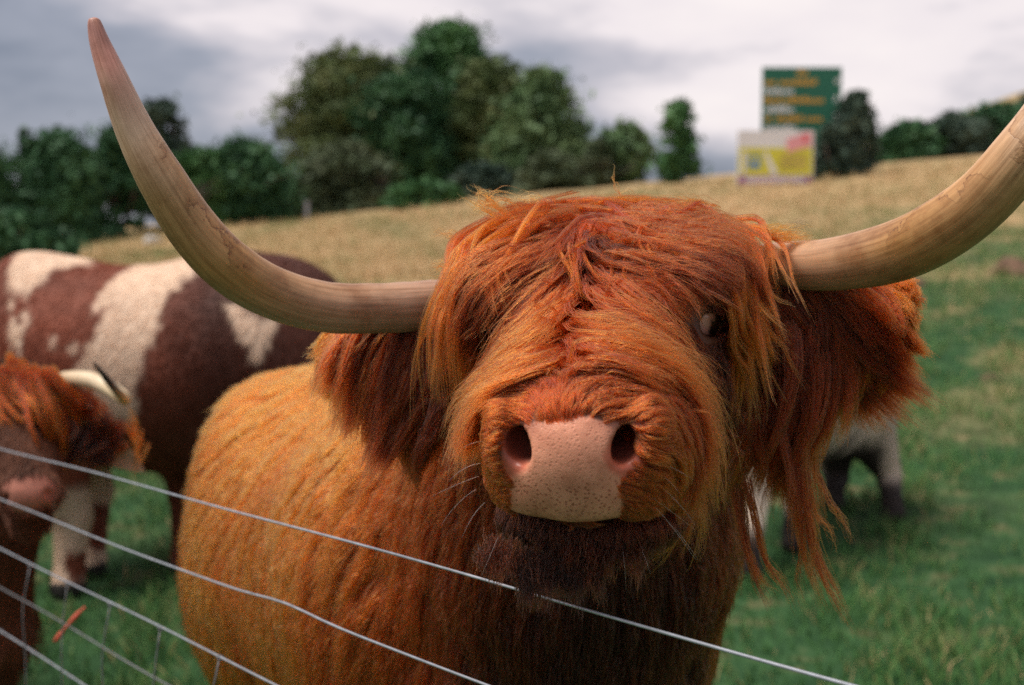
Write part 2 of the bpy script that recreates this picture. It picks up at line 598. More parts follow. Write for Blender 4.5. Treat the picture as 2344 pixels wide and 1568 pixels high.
# ------------------------------------------------------------------ trees
def leaf_mat(name, c0, c1, c2):
    m, t, b = new_mat(name)
    tc = N(t, 'ShaderNodeTexCoord')
    no = N(t, 'ShaderNodeTexNoise'); no.inputs['Scale'].default_value = 0.6; no.inputs['Detail'].default_value = 3
    t.links.new(tc.outputs['Object'], no.inputs['Vector'])
    r = ramp(t, [(0.32, c0), (0.5, c1), (0.7, c2)])
    t.links.new(no.outputs['Fac'], r.inputs['Fac'])
    t.links.new(r.outputs[0], b.inputs['Base Color'])
    b.inputs['Roughness'].default_value = 0.6
    b.inputs['Specular IOR Level'].default_value = 0.25
    return m
LEAF = {
    'green': leaf_mat('leaf_green', (0.033, 0.095, 0.032), (0.057, 0.146, 0.048), (0.094, 0.198, 0.060)),
    'dark': leaf_mat('leaf_dark', (0.023, 0.072, 0.029), (0.038, 0.107, 0.042), (0.061, 0.146, 0.053)),
    'olive': leaf_mat('leaf_olive', (0.057, 0.095, 0.032), (0.099, 0.137, 0.045), (0.161, 0.180, 0.067)),
    'pale': leaf_mat('leaf_pale', (0.067, 0.130, 0.052), (0.113, 0.188, 0.074), (0.170, 0.239, 0.097)),
    'brown': leaf_mat('leaf_brown', (0.050, 0.077, 0.036), (0.076, 0.104, 0.049), (0.104, 0.126, 0.063)),
    'slate': leaf_mat('leaf_slate', (0.030, 0.060, 0.042), (0.052, 0.086, 0.060), (0.084, 0.120, 0.083)),
}
m_bark = simple_mat('bark', (0.09, 0.07, 0.055), 0.9, 0.3, 12, bump=0.5)
def tree(name, label, u, vbase, vtop, hw, d, kind, seed, cat='tree', dens=1.0, low=0.06, shape='round', group=None, leaf=0.18):
    r_ = np.random.default_rng(seed)
    base = P(u, vbase, d)
    base[2] = float(ground_z(base[0], base[1])) - 0.05
    H = P(u, vtop, d)[2] - base[2]
    Wd = hw / FPX * d
    root = thing(name, label, cat, base, group)
    bush = shape == 'bush'
    # trunk with limbs in one part
    Vs, Fs = [], []
    def addt(pts, rad, sides=7):
        V, Q = tube_arrays(pts, rad, sides)
        o = sum(len(v) for v in Vs)
        Vs.append(V); Fs.extend([[i + o for i in q] for q in Q])
    th = H * (0.6 if not bush else 0.4)
    tr = max(0.05, 0.028 * H)
    n_st = 1 if not bush else 4
    tips = []
    for s_ in range(n_st):
        lean = r_.normal(0, 0.05 if n_st == 1 else 0.25, 2) * H
        pts = catmull([base + [0.15 * Wd * (s_ - n_st / 2) * 0.4, 0, -0.05], base + [lean[0] * 0.4, lean[1] * 0.4, th * 0.5], base + [lean[0], lean[1], th]], 9)
        addt(pts, np.linspace(tr, tr * 0.45, 9) / (1 if n_st == 1 else 1.8))
        for k in range(5):
            j = r_.integers(3, 9)
            a = r_.uniform(0, 6.28)
            e = pts[j] + np.array([math.cos(a) * Wd * 0.7, math.sin(a) * Wd * 0.5, H * r_.uniform(0.08, 0.32)])
            addt(catmull([pts[j], (pts[j] + e) / 2 + [0, 0, 0.04 * H], e], 6), np.linspace(tr * 0.4, tr * 0.12, 6), 5)
    mesh_np('trunk', np.concatenate(Vs), faces=Fs, mat=m_bark, parent=root)
    # crown: leafy sprays spread over many uneven clumps
    nc = int(70 * (1 if Wd < 1.2 else 1.7))
    cl = []
    for k in range(nc * 3):
        z = r_.uniform(low, 1.0)
        if shape == 'round': prof = math.sqrt(max(0, 1 - (abs(z - 0.44) / 0.57) ** 2.3))
        elif shape == 'spire': prof = (1 - z) ** 0.75 * (0.35 + 0.65 * smooth01(0, 0.25, z)) + 0.06
        elif shape == 'dome': prof = math.sqrt(max(0, 1 - z ** 2.4)) * (0.85 + 0.15 * math.sin(5 * z))
        else: prof = math.sqrt(max(0, 1 - z ** 3))
        a = r_.uniform(0, 6.28)
        q = (r_.random() ** 0.4) * prof * r_.uniform(0.82, 1.1)
        rr = (0.15 + 0.26 * r_.random() ** 1.5) * min(Wd, 0.6 * H) * (1.0 if shape != 'spire' else 0.9)
        c = base + np.array([math.cos(a) * q * max(Wd - rr * 0.6, 0.1), math.sin(a) * q * max(Wd - rr * 0.6, 0.1) * 0.8, z * (H - rr * 0.7)])
        cl.append((c, rr))
        if len(cl) >= nc: break
    nl = int((4000 + 2000 * Wd * H ** 0.5) * dens)
    nl = min(nl, 32000)
    wts = np.array([c[1] ** 2 for c in cl]); wts /= wts.sum()
    k = r_.choice(len(cl), nl, p=wts)
    cc = np.array([c[0] for c in cl])[k]; rr = np.array([c[1] for c in cl])[k]
    dirn = unit(r_.normal(size=(nl, 3)))
    dist = rr * (r_.random(nl) ** 0.5) * (1.0 + 1.1 * (r_.random(nl) ** 5))
    pos = cc + dirn * dist[:, None] * np.array([1.25, 1.2, 0.62]) + 0.05 * Wd * noise_vec(cc + dirn * dist[:, None], 3.0, 2)
    pos[:, 2] = np.maximum(pos[:, 2], base[2] + 0.05)
    e1 = unit(r_.normal(size=(nl, 3)) + dirn * 0.6)
    e2 = unit(np.cross(e1, r_.normal(size=(nl, 3))))
    sz = leaf * r_.uniform(0.5, 1.25, nl) * (d / 50.0) ** 0.5
    a_ = pos - e1 * sz[:, None] * 0.9
    b_ = pos + e2 * sz[:, None] * 0.42
    c_ = pos + e1 * sz[:, None] * 0.9
    d_ = pos - e2 * sz[:, None] * 0.42
    V = np.stack([a_, b_, c_, d_], 1).reshape(-1, 3)
    F = np.arange(nl * 4).reshape(-1, 4)
    mesh_np('crown', V, quads=F, mat=LEAF[kind], parent=root, smooth=False)
    return root
G_F = 'trees along the field edge'
TREES = [
    ('broadleaf_tree', 'tallest green broadleaf tree, its crown rising above the grove', 1025, 470, 52, 125, 64, 'green', 'round', 1.5, 'tree'),
    ('broadleaf_tree', 'wide dark tree leaning its branches out over the hedge beside the tallest tree', 800, 485, 98, 155, 62, 'olive', 'round', 1.3, 'tree'),
    ('broadleaf_tree', 'olive brown broadleaf tree between the tallest tree and the pale round one', 1125, 455, 130, 105, 61, 'olive', 'round', 1.3, 'tree'),
    ('broadleaf_tree', 'pale grey green rounded tree at the slender-tree end of the grove', 1235, 445, 152, 125, 57, 'pale', 'dome', 1.4, 'tree'),
    ('broadleaf_tree', 'dark green tree filling the middle of the grove', 930, 470, 150, 130, 60, 'dark', 'round', 1.3, 'tree'),
    ('leafy_bush', 'brownish rounded bush in front of the tall grove', 800, 492, 318, 118, 50, 'brown', 'bush', 1.2, 'bush'),
    ('hedge_tree', 'dense dark green hedge tree with a flat top beside the gap of bright sky', 560, 512, 318, 120, 46, 'dark', 'bush', 1.4, 'tree'),
    ('hedge_tree', 'bright green hedge bush behind the curve of the long horn', 460, 512, 330, 75, 45, 'green', 'bush', 1.2, 'bush'),
    ('broadleaf_tree', 'slim tree with two uneven tops standing above the hedge by the horn', 375, 500, 218, 66, 56, 'slate', 'round', 0.8, 'tree'),
    ('broadleaf_tree', 'broad dark tree behind the brown and white cow', 140, 560, 288, 135, 42, 'dark', 'dome', 1.5, 'tree'),
    ('broadleaf_tree', 'dark tree at the end of the hedge with a thin spire beside it', -20, 570, 330, 90, 40, 'dark', 'dome', 1.3, 'tree'),
    ('hedge_tree', 'dark hedge tree directly behind the long upright horn', 285, 540, 272, 75, 44, 'dark', 'bush', 1.3, 'bush'),
    ('leafy_bush', 'low round dark green bush right behind the spotted cow', 70, 625, 472, 115, 26, 'dark', 'bush', 1.3, 'bush'),
    ('leafy_bush', 'small low green bush at the foot of the grove', 975, 485, 412, 95, 47, 'green', 'bush', 1.0, 'bush'),
    ('leafy_bush', 'brown green undergrowth bush at the foot of the leaning tree', 680, 508, 400, 85, 49, 'brown', 'bush', 1.1, 'bush'),
    ('leafy_bush', 'rusty green low bush under the pale round tree', 1265, 452, 345, 85, 52, 'brown', 'bush', 0.9, 'bush'),
    ('leafy_bush', 'dim bush filling the foot of the tallest tree', 1110, 468, 370, 90, 54, 'slate', 'bush', 1.0, 'bush'),
    ('small_tree', 'short loose green tree between the grove and the slender tree', 1425, 432, 275, 70, 55, 'pale', 'round', 0.42, 'tree'),
    ('leafy_bush', 'thin scrubby bush beside the short loose tree', 1365, 440, 320, 40, 54, 'brown', 'bush', 0.5, 'bush'),
    ('small_tree', 'slender pointed tree standing alone against the sky near the billboard', 1552, 432, 225, 62, 50, 'green', 'spire', 0.38, 'tree'),
    ('leafy_bush', 'tall dark bush with feathery tops beside the green road sign', 1955, 452, 200, 74, 41, 'slate', 'spire', 0.7, 'bush'),
    ('leafy_bush', 'dark bush overlapping the lower corner of the green sign', 1905, 448, 280, 48, 40.6, 'slate', 'bush', 0.9, 'bush'),
    ('leafy_bush', 'first hedge bush beyond the feathery bush on the hill', 2080, 410, 278, 85, 55, 'dark', 'bush', 1.1, 'bush'),
    ('leafy_bush', 'hedge bush on the hillside in the middle of the hedge row', 2180, 395, 258, 90, 56, 'slate', 'bush', 1.1, 'bush'),
    ('leafy_bush', 'upper hedge bush on the hillside crossed by the forward horn', 2280, 385, 232, 90, 57, 'dark', 'bush', 1.1, 'bush'),
    ('leafy_bush', 'highest hedge bush on the hillside beyond the forward horn', 2375, 372, 212, 90, 58, 'slate', 'bush', 1.1, 'bush'),
    ('small_tree', 'thin spindly sapling poking above the dark hedge end', 62, 540, 292, 20, 43, 'slate', 'spire', 0.25, 'tree'),
]
for i, (nm, lb, u, vb, vt, hw, d, kd_, shp, dn, ct) in enumerate(TREES):
    tree(nm, lb, u, vb, vt, hw, d, kd_, 100 + i, ct, dn, 0.03, shp, G_F if d > 30 else None)

# ------------------------------------------------------------------ road sign and billboard
def box_arrays(c, sx, sy, sz):
    c = np.asarray(c, float)
    s = np.array([(x, y, z) for x in (-.5, .5) for y in (-.5, .5) for z in (-.5, .5)]) * [sx, sy, sz] + c
    return s, [[0, 1, 3, 2], [4, 6, 7, 5], [0, 4, 5, 1], [2, 3, 7, 6], [0, 2, 6, 4], [1, 5, 7, 3]]
def boxes(name, items, mat, parent):
    Vs, Fs = [], []
    for it in items:
        V, F = box_arrays(*it)
        o = sum(len(v) for v in Vs)
        Vs.append(V); Fs += [[i + o for i in f] for f in F]
    return mesh_np(name, np.concatenate(Vs), faces=Fs, mat=mat, parent=parent, smooth=False)
m_sgreen = simple_mat('sign_green', (0.012, 0.13, 0.075), 0.5, 0.06, 3)
m_sgold = simple_mat('sign_gold', (0.62, 0.33, 0.04), 0.5, 0.05, 3)
m_swhite = simple_mat('sign_white', (0.75, 0.74, 0.74), 0.5, 0.04, 3)
m_steel = simple_mat('galvanised_post', (0.32, 0.33, 0.35), 0.5, 0.15, 30, metal=0.4)
m_yel = simple_mat('board_lime', (0.62, 0.58, 0.05), 0.5, 0.08, 4)
m_pur = simple_mat('board_purple', (0.26, 0.03, 0.20), 0.5, 0.06, 4)
m_red = simple_mat('board_red', (0.72, 0.08, 0.10), 0.5, 0.06, 4)
m_pink = simple_mat('board_pink', (0.82, 0.36, 0.38), 0.5, 0.06, 4)
m_blu = simple_mat('board_blue', (0.06, 0.22, 0.50), 0.5, 0.06, 4)
m_brn = simple_mat('board_tan', (0.45, 0.30, 0.12), 0.5, 0.2, 4)
m_wood = simple_mat('old_wood', (0.24, 0.21, 0.18), 0.9, 0.25, 9, bump=0.4)
DS = 43.0
def at_s(u, v): return P(u, v, DS)
sb = at_s(1836, 440); gz = float(ground_z(sb[0], sb[1]))
sign = thing('road_sign', 'tall green road sign with gold and white lines of blurred lettering, behind the billboard', 'sign', (sb[0], sb[1], gz))
tl, br = at_s(1745, 154), at_s(1927, 405)
cy_ = tl[1]
pw_, ph_ = br[0] - tl[0], tl[2] - br[2]
boxes('panel', [((0.5 * (tl[0] + br[0]), cy_, 0.5 * (tl[2] + br[2])), pw_, 0.06, ph_)], m_sgreen, sign)
for fx in (0.16, 0.84):
    x_ = tl[0] + pw_ * fx
    boxes('post', [((x_, cy_ + 0.10, (tl[2] + gz) / 2 - 0.2), 0.10, 0.12, tl[2] - gz - 0.2)], m_steel, sign)
def text_row(u0, u1, v, h, mat, depth_off=0.036):
    """lettering too blurred to read in the photograph: a row of upright letter-sized strokes"""
    rr_ = np.random.default_rng(int(u0 * 7 + v))
    a, b_ = at_s(u0, v), at_s(u1, v)
    H_ = h / FPX * DS
    x = a[0]; it = []
    while x < b_[0]:
        w = H_ * rr_.uniform(0.35, 0.6)
        hh = H_ * rr_.choice([0.62, 0.62, 1.0])
        it.append(((x + w / 2, cy_ - depth_off, a[2] - H_ / 2 + hh / 2), w * 0.9, 0.006, hh))
        x += w * 1.06
    return boxes('lettering', it, mat, sign)
text_row(1823, 1849, 164, 13, m_sgold)
for (v, segs, m) in [(187, ((1750, 1774), (1784, 1866)), m_sgold), (207, ((1750, 1812),), m_swhite), (228, ((1750, 1782), (1794, 1880)), m_sgold),
                     (249, ((1750, 1818),), m_swhite), (270, ((1752, 1766), (1778, 1832), (1846, 1882)), m_sgold), (291, ((1752, 1822),), m_swhite)]:
    for a, b_ in segs:
        text_row(a, b_, v, 14, m)
for v in (184, 226, 266):
    text_row(1911, 1923, v, 12, m_swhite)

DB = 39.0
b0 = P(1776, 450, DB); gz = float(ground_z(b0[0], b0[1]))
bb = thing('billboard', 'white and lime billboard with pink corner flash and purple foot before the green sign', 'billboard', (b0[0], b0[1], gz))
tl, br = P(1689, 299, DB), P(1863, 421, DB)
def rect(u0, v0, u1, v1, off, th=0.008):
    a, c = P(u0, v0, DB), P(u1, v1, DB)
    return ((0.5 * (a[0] + c[0]), tl[1] - off, 0.5 * (a[2] + c[2])), c[0] - a[0], th, a[2] - c[2])
boxes('panel', [((0.5 * (tl[0] + br[0]), tl[1], 0.5 * (tl[2] + br[2])), br[0] - tl[0], 0.06, tl[2] - br[2])], m_swhite, bb)
boxes('lime_field', [rect(1692, 338, 1860, 401, 0.035)], m_yel, bb)
boxes('purple_band', [rect(1692, 404, 1860, 420, 0.035)], m_pur, bb)
boxes('band_lettering', [rect(1707 + 9.3 * k, 407, 1707 + 9.3 * k + 7.6, 417, 0.042, 0.006) for k in range(15)], m_swhite, bb)
boxes('logo', [rect(1714, 372, 1741, 384, 0.042, 0.006), rect(1714, 355, 1719, 372, 0.042, 0.006), rect(1736, 355, 1741, 372, 0.042, 0.006), rect(1719, 355, 1736, 360, 0.042, 0.006)], m_blu, bb)
for j in range(4):
    boxes('tan_lettering', [rect(1787 + 5.6 * k, 354 + 9 * j, 1787 + 5.6 * k + 4.6, 354 + 9 * j + 4.5, 0.042, 0.006) for k in range(11)], m_brn, bb)
def quad_plate(name, pts, off, mat):
    V0 = np.array([P(u, v, DB) for u, v in pts]); V0[:, 1] = tl[1] - off
    V1 = V0.copy(); V1[:, 1] -= 0.006
    n_ = len(pts)
    F = [list(range(n_)), list(range(n_, 2 * n_))[::-1]] + [[i, (i + 1) % n_, n_ + (i + 1) % n_, n_ + i] for i in range(n_)]
    return mesh_np(name, np.concatenate([V0, V1]), faces=F, mat=mat, parent=bb, smooth=False)
quad_plate('white_shape', [(1700, 347), (1709, 347), (1706, 398), (1699, 398)], 0.04, m_swhite)
quad_plate('white_shape', [(1748, 347), (1755, 347), (1780, 392), (1776, 400), (1768, 400)], 0.04, m_swhite)
quad_plate('corner_flash', [(1800, 318), (1856, 302), (1858, 333), (1802, 349)], 0.045, m_pink)
quad_plate('flash_mark', [(1836, 308), (1846, 305), (1848, 322), (1838, 325)], 0.055, m_red)
for fx in (0.06, 0.5, 0.94):
    x_ = tl[0] + (br[0] - tl[0]) * fx
    boxes('post', [((x_, tl[1] + 0.09, 0.5 * (tl[2] + gz) - 0.15), 0.10, 0.10, tl[2] - gz + 0.1)], m_wood, bb)

# small things of the field edge
pp = P(703, 500, 45.0); gz = float(ground_z(pp[0], pp[1]))
post = boxes('fence_post', [((pp[0], pp[1], gz + 0.3), 0.13, 0.13, 0.75)], simple_mat('grey_post', (0.30, 0.30, 0.32), 0.9), None)
tag(post, 'weathered grey fence post at the foot of the brownish bush', 'post')
def lump(name, c, rad, mat, seed, label, cat, group=None):
    n1, n2 = 22, 12
    th = np.linspace(0, 2 * np.pi, n1, endpoint=False); ph = np.linspace(0.02, np.pi * 0.62, n2)
    D = np.stack([np.cos(th)[None] * np.sin(ph)[:, None], np.sin(th)[None] * np.sin(ph)[:, None], np.cos(ph)[:, None] * np.ones(n1)[None]], -1)
    q = 1 + 0.35 * noise3(D * 2.0 + seed, 1.4, seed) + 0.18 * noise3(D * 5.0 + seed, 1.7, seed + 2)
    V = (np.asarray(c) + D * q[..., None] * np.asarray(rad)).reshape(-1, 3)
    i = np.arange(n2 - 1)[:, None] * n1; j = np.arange(n1)[None]; j2 = (j + 1) % n1
    Q = np.stack([i + j, i + n1 + j, i + n1 + j2, i + j2], -1).reshape(-1, 4).tolist()
    Q.append(list(range(n1)))
    return tag(mesh_np(name, V, faces=Q, mat=mat), label, cat, group)
m_soil = simple_mat('bare_soil', (0.13, 0.075, 0.045), 0.95, 0.35, 14, bump=0.8)
m_stone = simple_mat('pale_stone', (0.42, 0.40, 0.37), 0.9, 0.2, 6, bump=0.5)
def on_ground(u, v):
    d = np.linspace(2, 80, 8000)
    q = np.array([P(u, v, x) for x in d[::8]])
    h = q[:, 2] - ground_z(q[:, 0], q[:, 1])
    i = int(np.argmax(h < 0)) if (h < 0).any() else len(q) - 1
    return q[i]
for i, (u, v, s_, lb) in enumerate([(2318, 628, 0.34, 'largest brown molehill on the slope below the forward horn'), (2085, 655, 0.17, 'small brown molehill by the tip of the hairy ear'),
                                    (1830, 524, 0.22, 'brown molehill in the dry grass above the ear'), (2270, 870, 0.10, 'small dark dung heap in the green grass')]):
    c = on_ground(u, v); c[2] = float(ground_z(c[0], c[1])) - 0.02
    lump('soil_mound', c, (s_, s_ * 0.8, s_ * 0.55), m_soil, i + 2, lb, 'mound')
c = on_ground(352, 556); c[2] = float(ground_z(c[0], c[1])) - 0.02
lump('boulder', c, (0.26, 0.22, 0.20), m_stone, 9, 'pale boulder at the field edge beside the curve of the horn', 'boulder')

# ------------------------------------------------------------------ wire fence
m_wire = simple_mat('galvanised_wire', (0.36, 0.38, 0.42), 0.42, 0.22, 60, metal=0.55)
m_rust = simple_mat('dull_wire', (0.20, 0.20, 0.21), 0.6, 0.3, 60, metal=0.4)
WD = C_R * -0.782 + C_U * 0.0235 + C_F
A0 = P(1275, 1376, 1.185)
fence_base = A0 + WD * 2.0
fb = np.array([fence_base[0], fence_base[1], float(ground_z(fence_base[0], fence_base[1]))])
fence = thing('wire_fence', 'galvanised stock fence of taut wires with upright stays, under the shaggy cow', 'fence', fb)
def wire_pts(dz, t0=-0.75, t1=14.0, n=260, kink=None, wob=0.002, seed=0):
    tt = t0 + (t1 - t0) * np.linspace(0, 1, n) ** 1.6
    p = A0[None] + WD[None] * tt[:, None] + np.array([0, 0, dz])
    p[:, 2] += wob * np.sin(tt * 3.1 + seed) + wob * 0.6 * np.sin(tt * 8.3 + seed * 2)
    if kink is not None:
        tk, a = kink
        p[:, 2] += a * np.exp(-((tt - tk) / 0.07) ** 2)
    return p
# sag of the second wire sits where the cow has leaned on it
tube('wire', wire_pts(0.0), 0.0016, m_wire, fence, 8)
tube('wire', wire_pts(-0.106, kink=(0.42, 0.006), seed=2), 0.0016, m_wire, fence, 8)
tube('wire', wire_pts(-0.210, seed=4), 0.0016, m_wire, fence, 8)
tube('wire', wire_pts(-0.382, seed=5), 0.0017, m_wire, fence, 8)
tube('wire', wire_pts(-0.520, seed=6), 0.0016, m_wire, fence, 8)
tube('wire', wire_pts(-0.680, seed=7), 0.0016, m_wire, fence, 8)
tube('barbed_wire', wire_pts(-0.350, wob=0.004, seed=8) + np.array([0.05, 0.06, 0]), 0.0015, m_rust, fence, 6)
for k in range(40):
    tk = -0.4 + 0.162 * k
    p0 = A0 + WD * tk + [0, 0, -0.212]
    p1 = p0 + [-0.012, -0.008, -0.17]
    p2 = p0 + [0.004, 0, -0.47]
    bow = rng.uniform(0.004, 0.014)
    if k < 16:
        for kz in (0.0, -0.170):
            kp = p0 + [0, 0, kz]
            ang_ = np.linspace(0, 9.4, 16)
            tube('knot', kp + np.outer(np.linspace(-0.006, 0.006, 16), unit(WD)) + np.outer(np.cos(ang_) * 0.0032, [0, 0, 1]) + np.outer(np.sin(ang_) * 0.0032, unit(np.cross(WD, [0, 0, 1]))), 0.0012, m_rust, fence, 5)
    tube('stay_wire', catmull([p0, p0 * 0.5 + p1 * 0.5 + [-bow, 0, 0], p1, p1 * 0.5 + p2 * 0.5 + [-bow, 0, 0], p2], 14), 0.0012, m_rust, fence, 6)
for tk, dz in ((14.0, 0), (5.2, 0)):
    q = A0 + WD * tk + np.array([0.06, 0.08, 0])
    gz = float(ground_z(q[0], q[1]))
    tube('post', np.array([[q[0], q[1], gz - 0.3], [q[0], q[1], gz + 0.4], [q[0] + 0.01, q[1], max(gz + 0.9, q[2] + 0.12)]]), 0.05, m_wood, fence, 12)
# scrap of red twine caught on the barbed wire
rp = A0 + WD * 1.22 + np.array([0.05, 0.06, -0.345])
rt = catmull([rp + [-0.03, 0, -0.035], rp + [-0.012, -0.004, -0.012], rp + [0.004, -0.005, 0.006], rp + [0.022, 0, 0.026], rp + [0.03, 0, 0.032]], 14)
tag(tube('baler_twine', rt, np.array([0.0035] * 14) * (1 + 0.4 * np.sin(np.arange(14))), simple_mat('red_twine', (0.55, 0.09, 0.05), 0.7), None, 6), 'scrap of red twine tied round the barbed wire', 'twine')

# ------------------------------------------------------------------ the shaggy cow at the fence
E0 = P(1392, 775, 1.365)
N0 = P(1303, 1075, 1.05)
H_F = unit(N0 - E0)
_r = P(1640, 752, 1.36) - P(1080, 798, 1.36)
H_R = unit(_r - H_F * (_r @ H_F))
H_U = np.cross(H_R, H_F)
if H_U @ C_U < 0: H_U = -H_U
HL = float(np.linalg.norm(N0 - E0))
HAX = np.stack([H_R, H_U, H_F])
def L(r, u, f): return E0 + H_R * r + H_U * u + H_F * f
def to_local(p): return (np.asarray(p) - E0) @ HAX.T
head = SDF()
head.ell(L(0, -0.008, -0.05), (0.118, 0.090, 0.13), HAX)
head.ell(L(0, 0.026, -0.03), (0.10, 0.060, 0.11), HAX, 0.04)
head.ell(L(0, 0.036, -0.09), (0.118, 0.046, 0.07), HAX, 0.05)
head.cap(L(0, -0.012, 0.0), L(0, -0.012, 0.20), 0.094, 0.066, 0.05)
head.ell(L(0, -0.006, 0.262), (0.072, 0.058, 0.062), HAX, 0.035)
for s in (-1, 1):
    head.ell(L(0.042 * s, -0.040, 0.262), (0.038, 0.030, 0.050), HAX, 0.02)
    head.ell(L(0.080 * s, -0.055, -0.01), (0.042, 0.08, 0.10), HAX, 0.05)
    head.ell(L(0.092 * s, 0.060, 0.0), (0.034, 0.022, 0.05), HAX, 0.03)
    head.ell(L(0.096 * s, 0.028, 0.0), (0.034, 0.034, 0.046), HAX, 0.025)
head.cap(L(0, -0.110, -0.04), L(0, -0.095, 0.20), 0.078, 0.050, 0.03)
head.ell(L(0, -0.097, 0.224), (0.084, 0.035, 0.054), HAX, 0.010)
for s in (-1, 1):
    head.ell(L(0.060 * s, -0.024, 0.238), (0.026, 0.044, 0.050), HAX, 0.02)             # fleshy sides of the muzzle
# flat front of the nose pad
head.ell(L(0, -0.010, 0.298), (0.051, 0.054, 0.034), HAX, 0.02)
for s in (-1, 1):
    head.ell(L(0.060 * s, 0.004, 0.288), (0.017, 0.034, 0.026), HAX, 0.016)         # wing of the nostril
for s in (-1, 1):
    sl_ = unit(H_R * s * 0.58 + H_U * 0.81); cr_ = unit(np.cross(sl_, H_F)); cr_ = cr_
    head.ell(L(0.0590 * s, 0.001, 0.337), (0.0150, 0.0270, 0.022), np.stack([cr_, sl_, np.cross(cr_, sl_)]), 0.004, -1)   # outer cup of the nostril
    dp_ = unit(H_F * 0.93 + H_R * s * 0.36); c2_ = unit(np.cross(sl_, dp_))
    head.ell(L(0.0470 * s, 0.010, 0.318), (0.0125, 0.0160, 0.058), np.stack([c2_, unit(np.cross(dp_, c2_)), dp_]), 0.005, -1)       # nostril
    head.cap(L(0.056 * s, 0.018, 0.334), L(0.061 * s, 0.046, 0.316), 0.0085, 0.0045, 0.004, -1)       # slit running up
    dv_ = unit(H_R * s * 0.72 + H_F * 0.70); tv_ = unit(np.cross(H_U, dv_))
    head.ell(L(0.110 * s, 0.028, 0.032), (0.0250, 0.0160, 0.022), np.stack([tv_, H_U, dv_]), 0.006, -1)      # eye opening
head.cap(L(-0.075, -0.070, 0.286), L(0.075, -0.070, 0.286), 0.0025, 0.0025, 0.005, -1)   # mouth line
trunk = SDF()
B_SH, B_MID, B_BACK = P(1125, 1330, 2.0), P(905, 1280, 2.6), P(800, 1215, 3.5)
trunk.cap(B_SH, B_MID, 0.31, 0.375, 0.1)
trunk.cap(B_MID, B_BACK, 0.375, 0.35, 0.1)
trunk.cap(P(1365, 830, 1.54), P(1300, 1130, 1.72), 0.12, 0.185, 0.08)
trunk.ell(P(655, 1035, 2.75), (0.14, 0.26, 0.14), None, 0.10)                       # shoulder hump
trunk.cap(P(1300, 1130, 1.72), P(1180, 1300, 1.98), 0.185, 0.29, 0.1)
trunk.cap(P(1315, 1300, 1.70), P(1300, 1650, 1.74), 0.155, 0.145, 0.1)                # dewlap and brisket
for (u, v, d, off) in ((1370, 1500, 1.95, 0), (1030, 1500, 2.0, 1), (880, 1450, 3.45, 2), (560, 1400, 3.6, 3)):
    q = P(u, v, d); g_ = float(ground_z(q[0], q[1]))
    kx = 0.03 if off < 2 else -0.04
    trunk.cap(q, [q[0], q[1] + kx, g_ + 0.36], 0.13, 0.07, 0.06)
    trunk.cap([q[0], q[1] + kx, g_ + 0.36], [q[0], q[1], g_ + 0.10], 0.062, 0.048, 0.03)
    trunk.cap([q[0], q[1], g_ + 0.10], [q[0], q[1] - 0.03, g_ + 0.035], 0.05, 0.06, 0.02)
whole = SDF(); whole.ops = trunk.ops + head.ops
def ray_hit(u, v, off=0.0, dflt=1.4, sdf=None):
    """where the line through (u, v) meets the coat"""
    sdf = sdf or whole
    dirv = P(u, v, 1.0) - CAM
    t_ = 0.8
    for _ in range(90):
        s_ = float(sdf((CAM + dirv * t_)[None])[0])
        if s_ < 0.0006 or t_ > 4: break
        t_ += s_ * 0.85
    if t_ > 3.9: t_ = dflt
    return CAM + dirv * (t_ - off)

cow = thing('highland_cow', 'shaggy ginger cow with wide upswept horns reaching its pink nose over the wire fence', 'cow', (B_MID[0], B_MID[1], float(ground_z(B_MID[0], B_MID[1]))))

# body mesh: finely meshed head and coarser trunk
corn = np.array([L(r, u, f) for r in (-.165, .165) for u in (-.215, .165) for f in (-.20, .345)])
hV, hQ = surface_nets(head, corn.min(0) - 0.01, corn.max(0) + 0.01, 0.0032)
bV, bQ = surface_nets(trunk, (-0.75, 1.25, -0.06), (0.62, 4.15, 1.42), 0.017)
hl = to_local(hV)
def px_local(u, v): return np.array([u, v], float)
def proj(p):
    q = np.asarray(p) - CAM
    d = q @ C_F
    return np.stack([1172 + FPX * (q @ C_R) / d, 784 - FPX * (q @ C_U) / d], -1)
_PXM = 1.04 / FPX
def poly_sd(pts, poly):
    """signed distance (inside negative) of 2D points to polygon"""
    poly = np.asarray(poly); a = poly; b = np.roll(poly, -1, 0)
    d = np.full(len(pts), 1e9); ins = np.zeros(len(pts), bool)
    for p, q in zip(a, b):
        e = q - p; w = pts - p
        t_ = np.clip((w @ e) / (e @ e), 0, 1)
        d = np.minimum(d, np.linalg.norm(w - t_[:, None] * e, axis=1))
        c = ((p[1] > pts[:, 1]) != (q[1] > pts[:, 1]))
        with np.errstate(divide='ignore', invalid='ignore'):
            xx = (q[0] - p[0]) * (pts[:, 1] - p[1]) / (q[1] - p[1]) + p[0]
        ins ^= c & (pts[:, 0] < xx)
    return np.where(ins, -d, d)
PAD = [px_local(u, v) for u, v in [(1160, 975), (1172, 960), (1215, 962), (1262, 965), (1300, 962), (1345, 957), (1400, 957), (1440, 953), (1455, 972), (1470, 1010), (1472, 1060), (1440, 1085),
                                   (1428, 1110), (1432, 1140), (1428, 1195), (1380, 1200), (1300, 1198), (1210, 1200), (1168, 1195), (1163, 1140), (1168, 1100), (1150, 1075), (1142, 1030), (1148, 995)]]
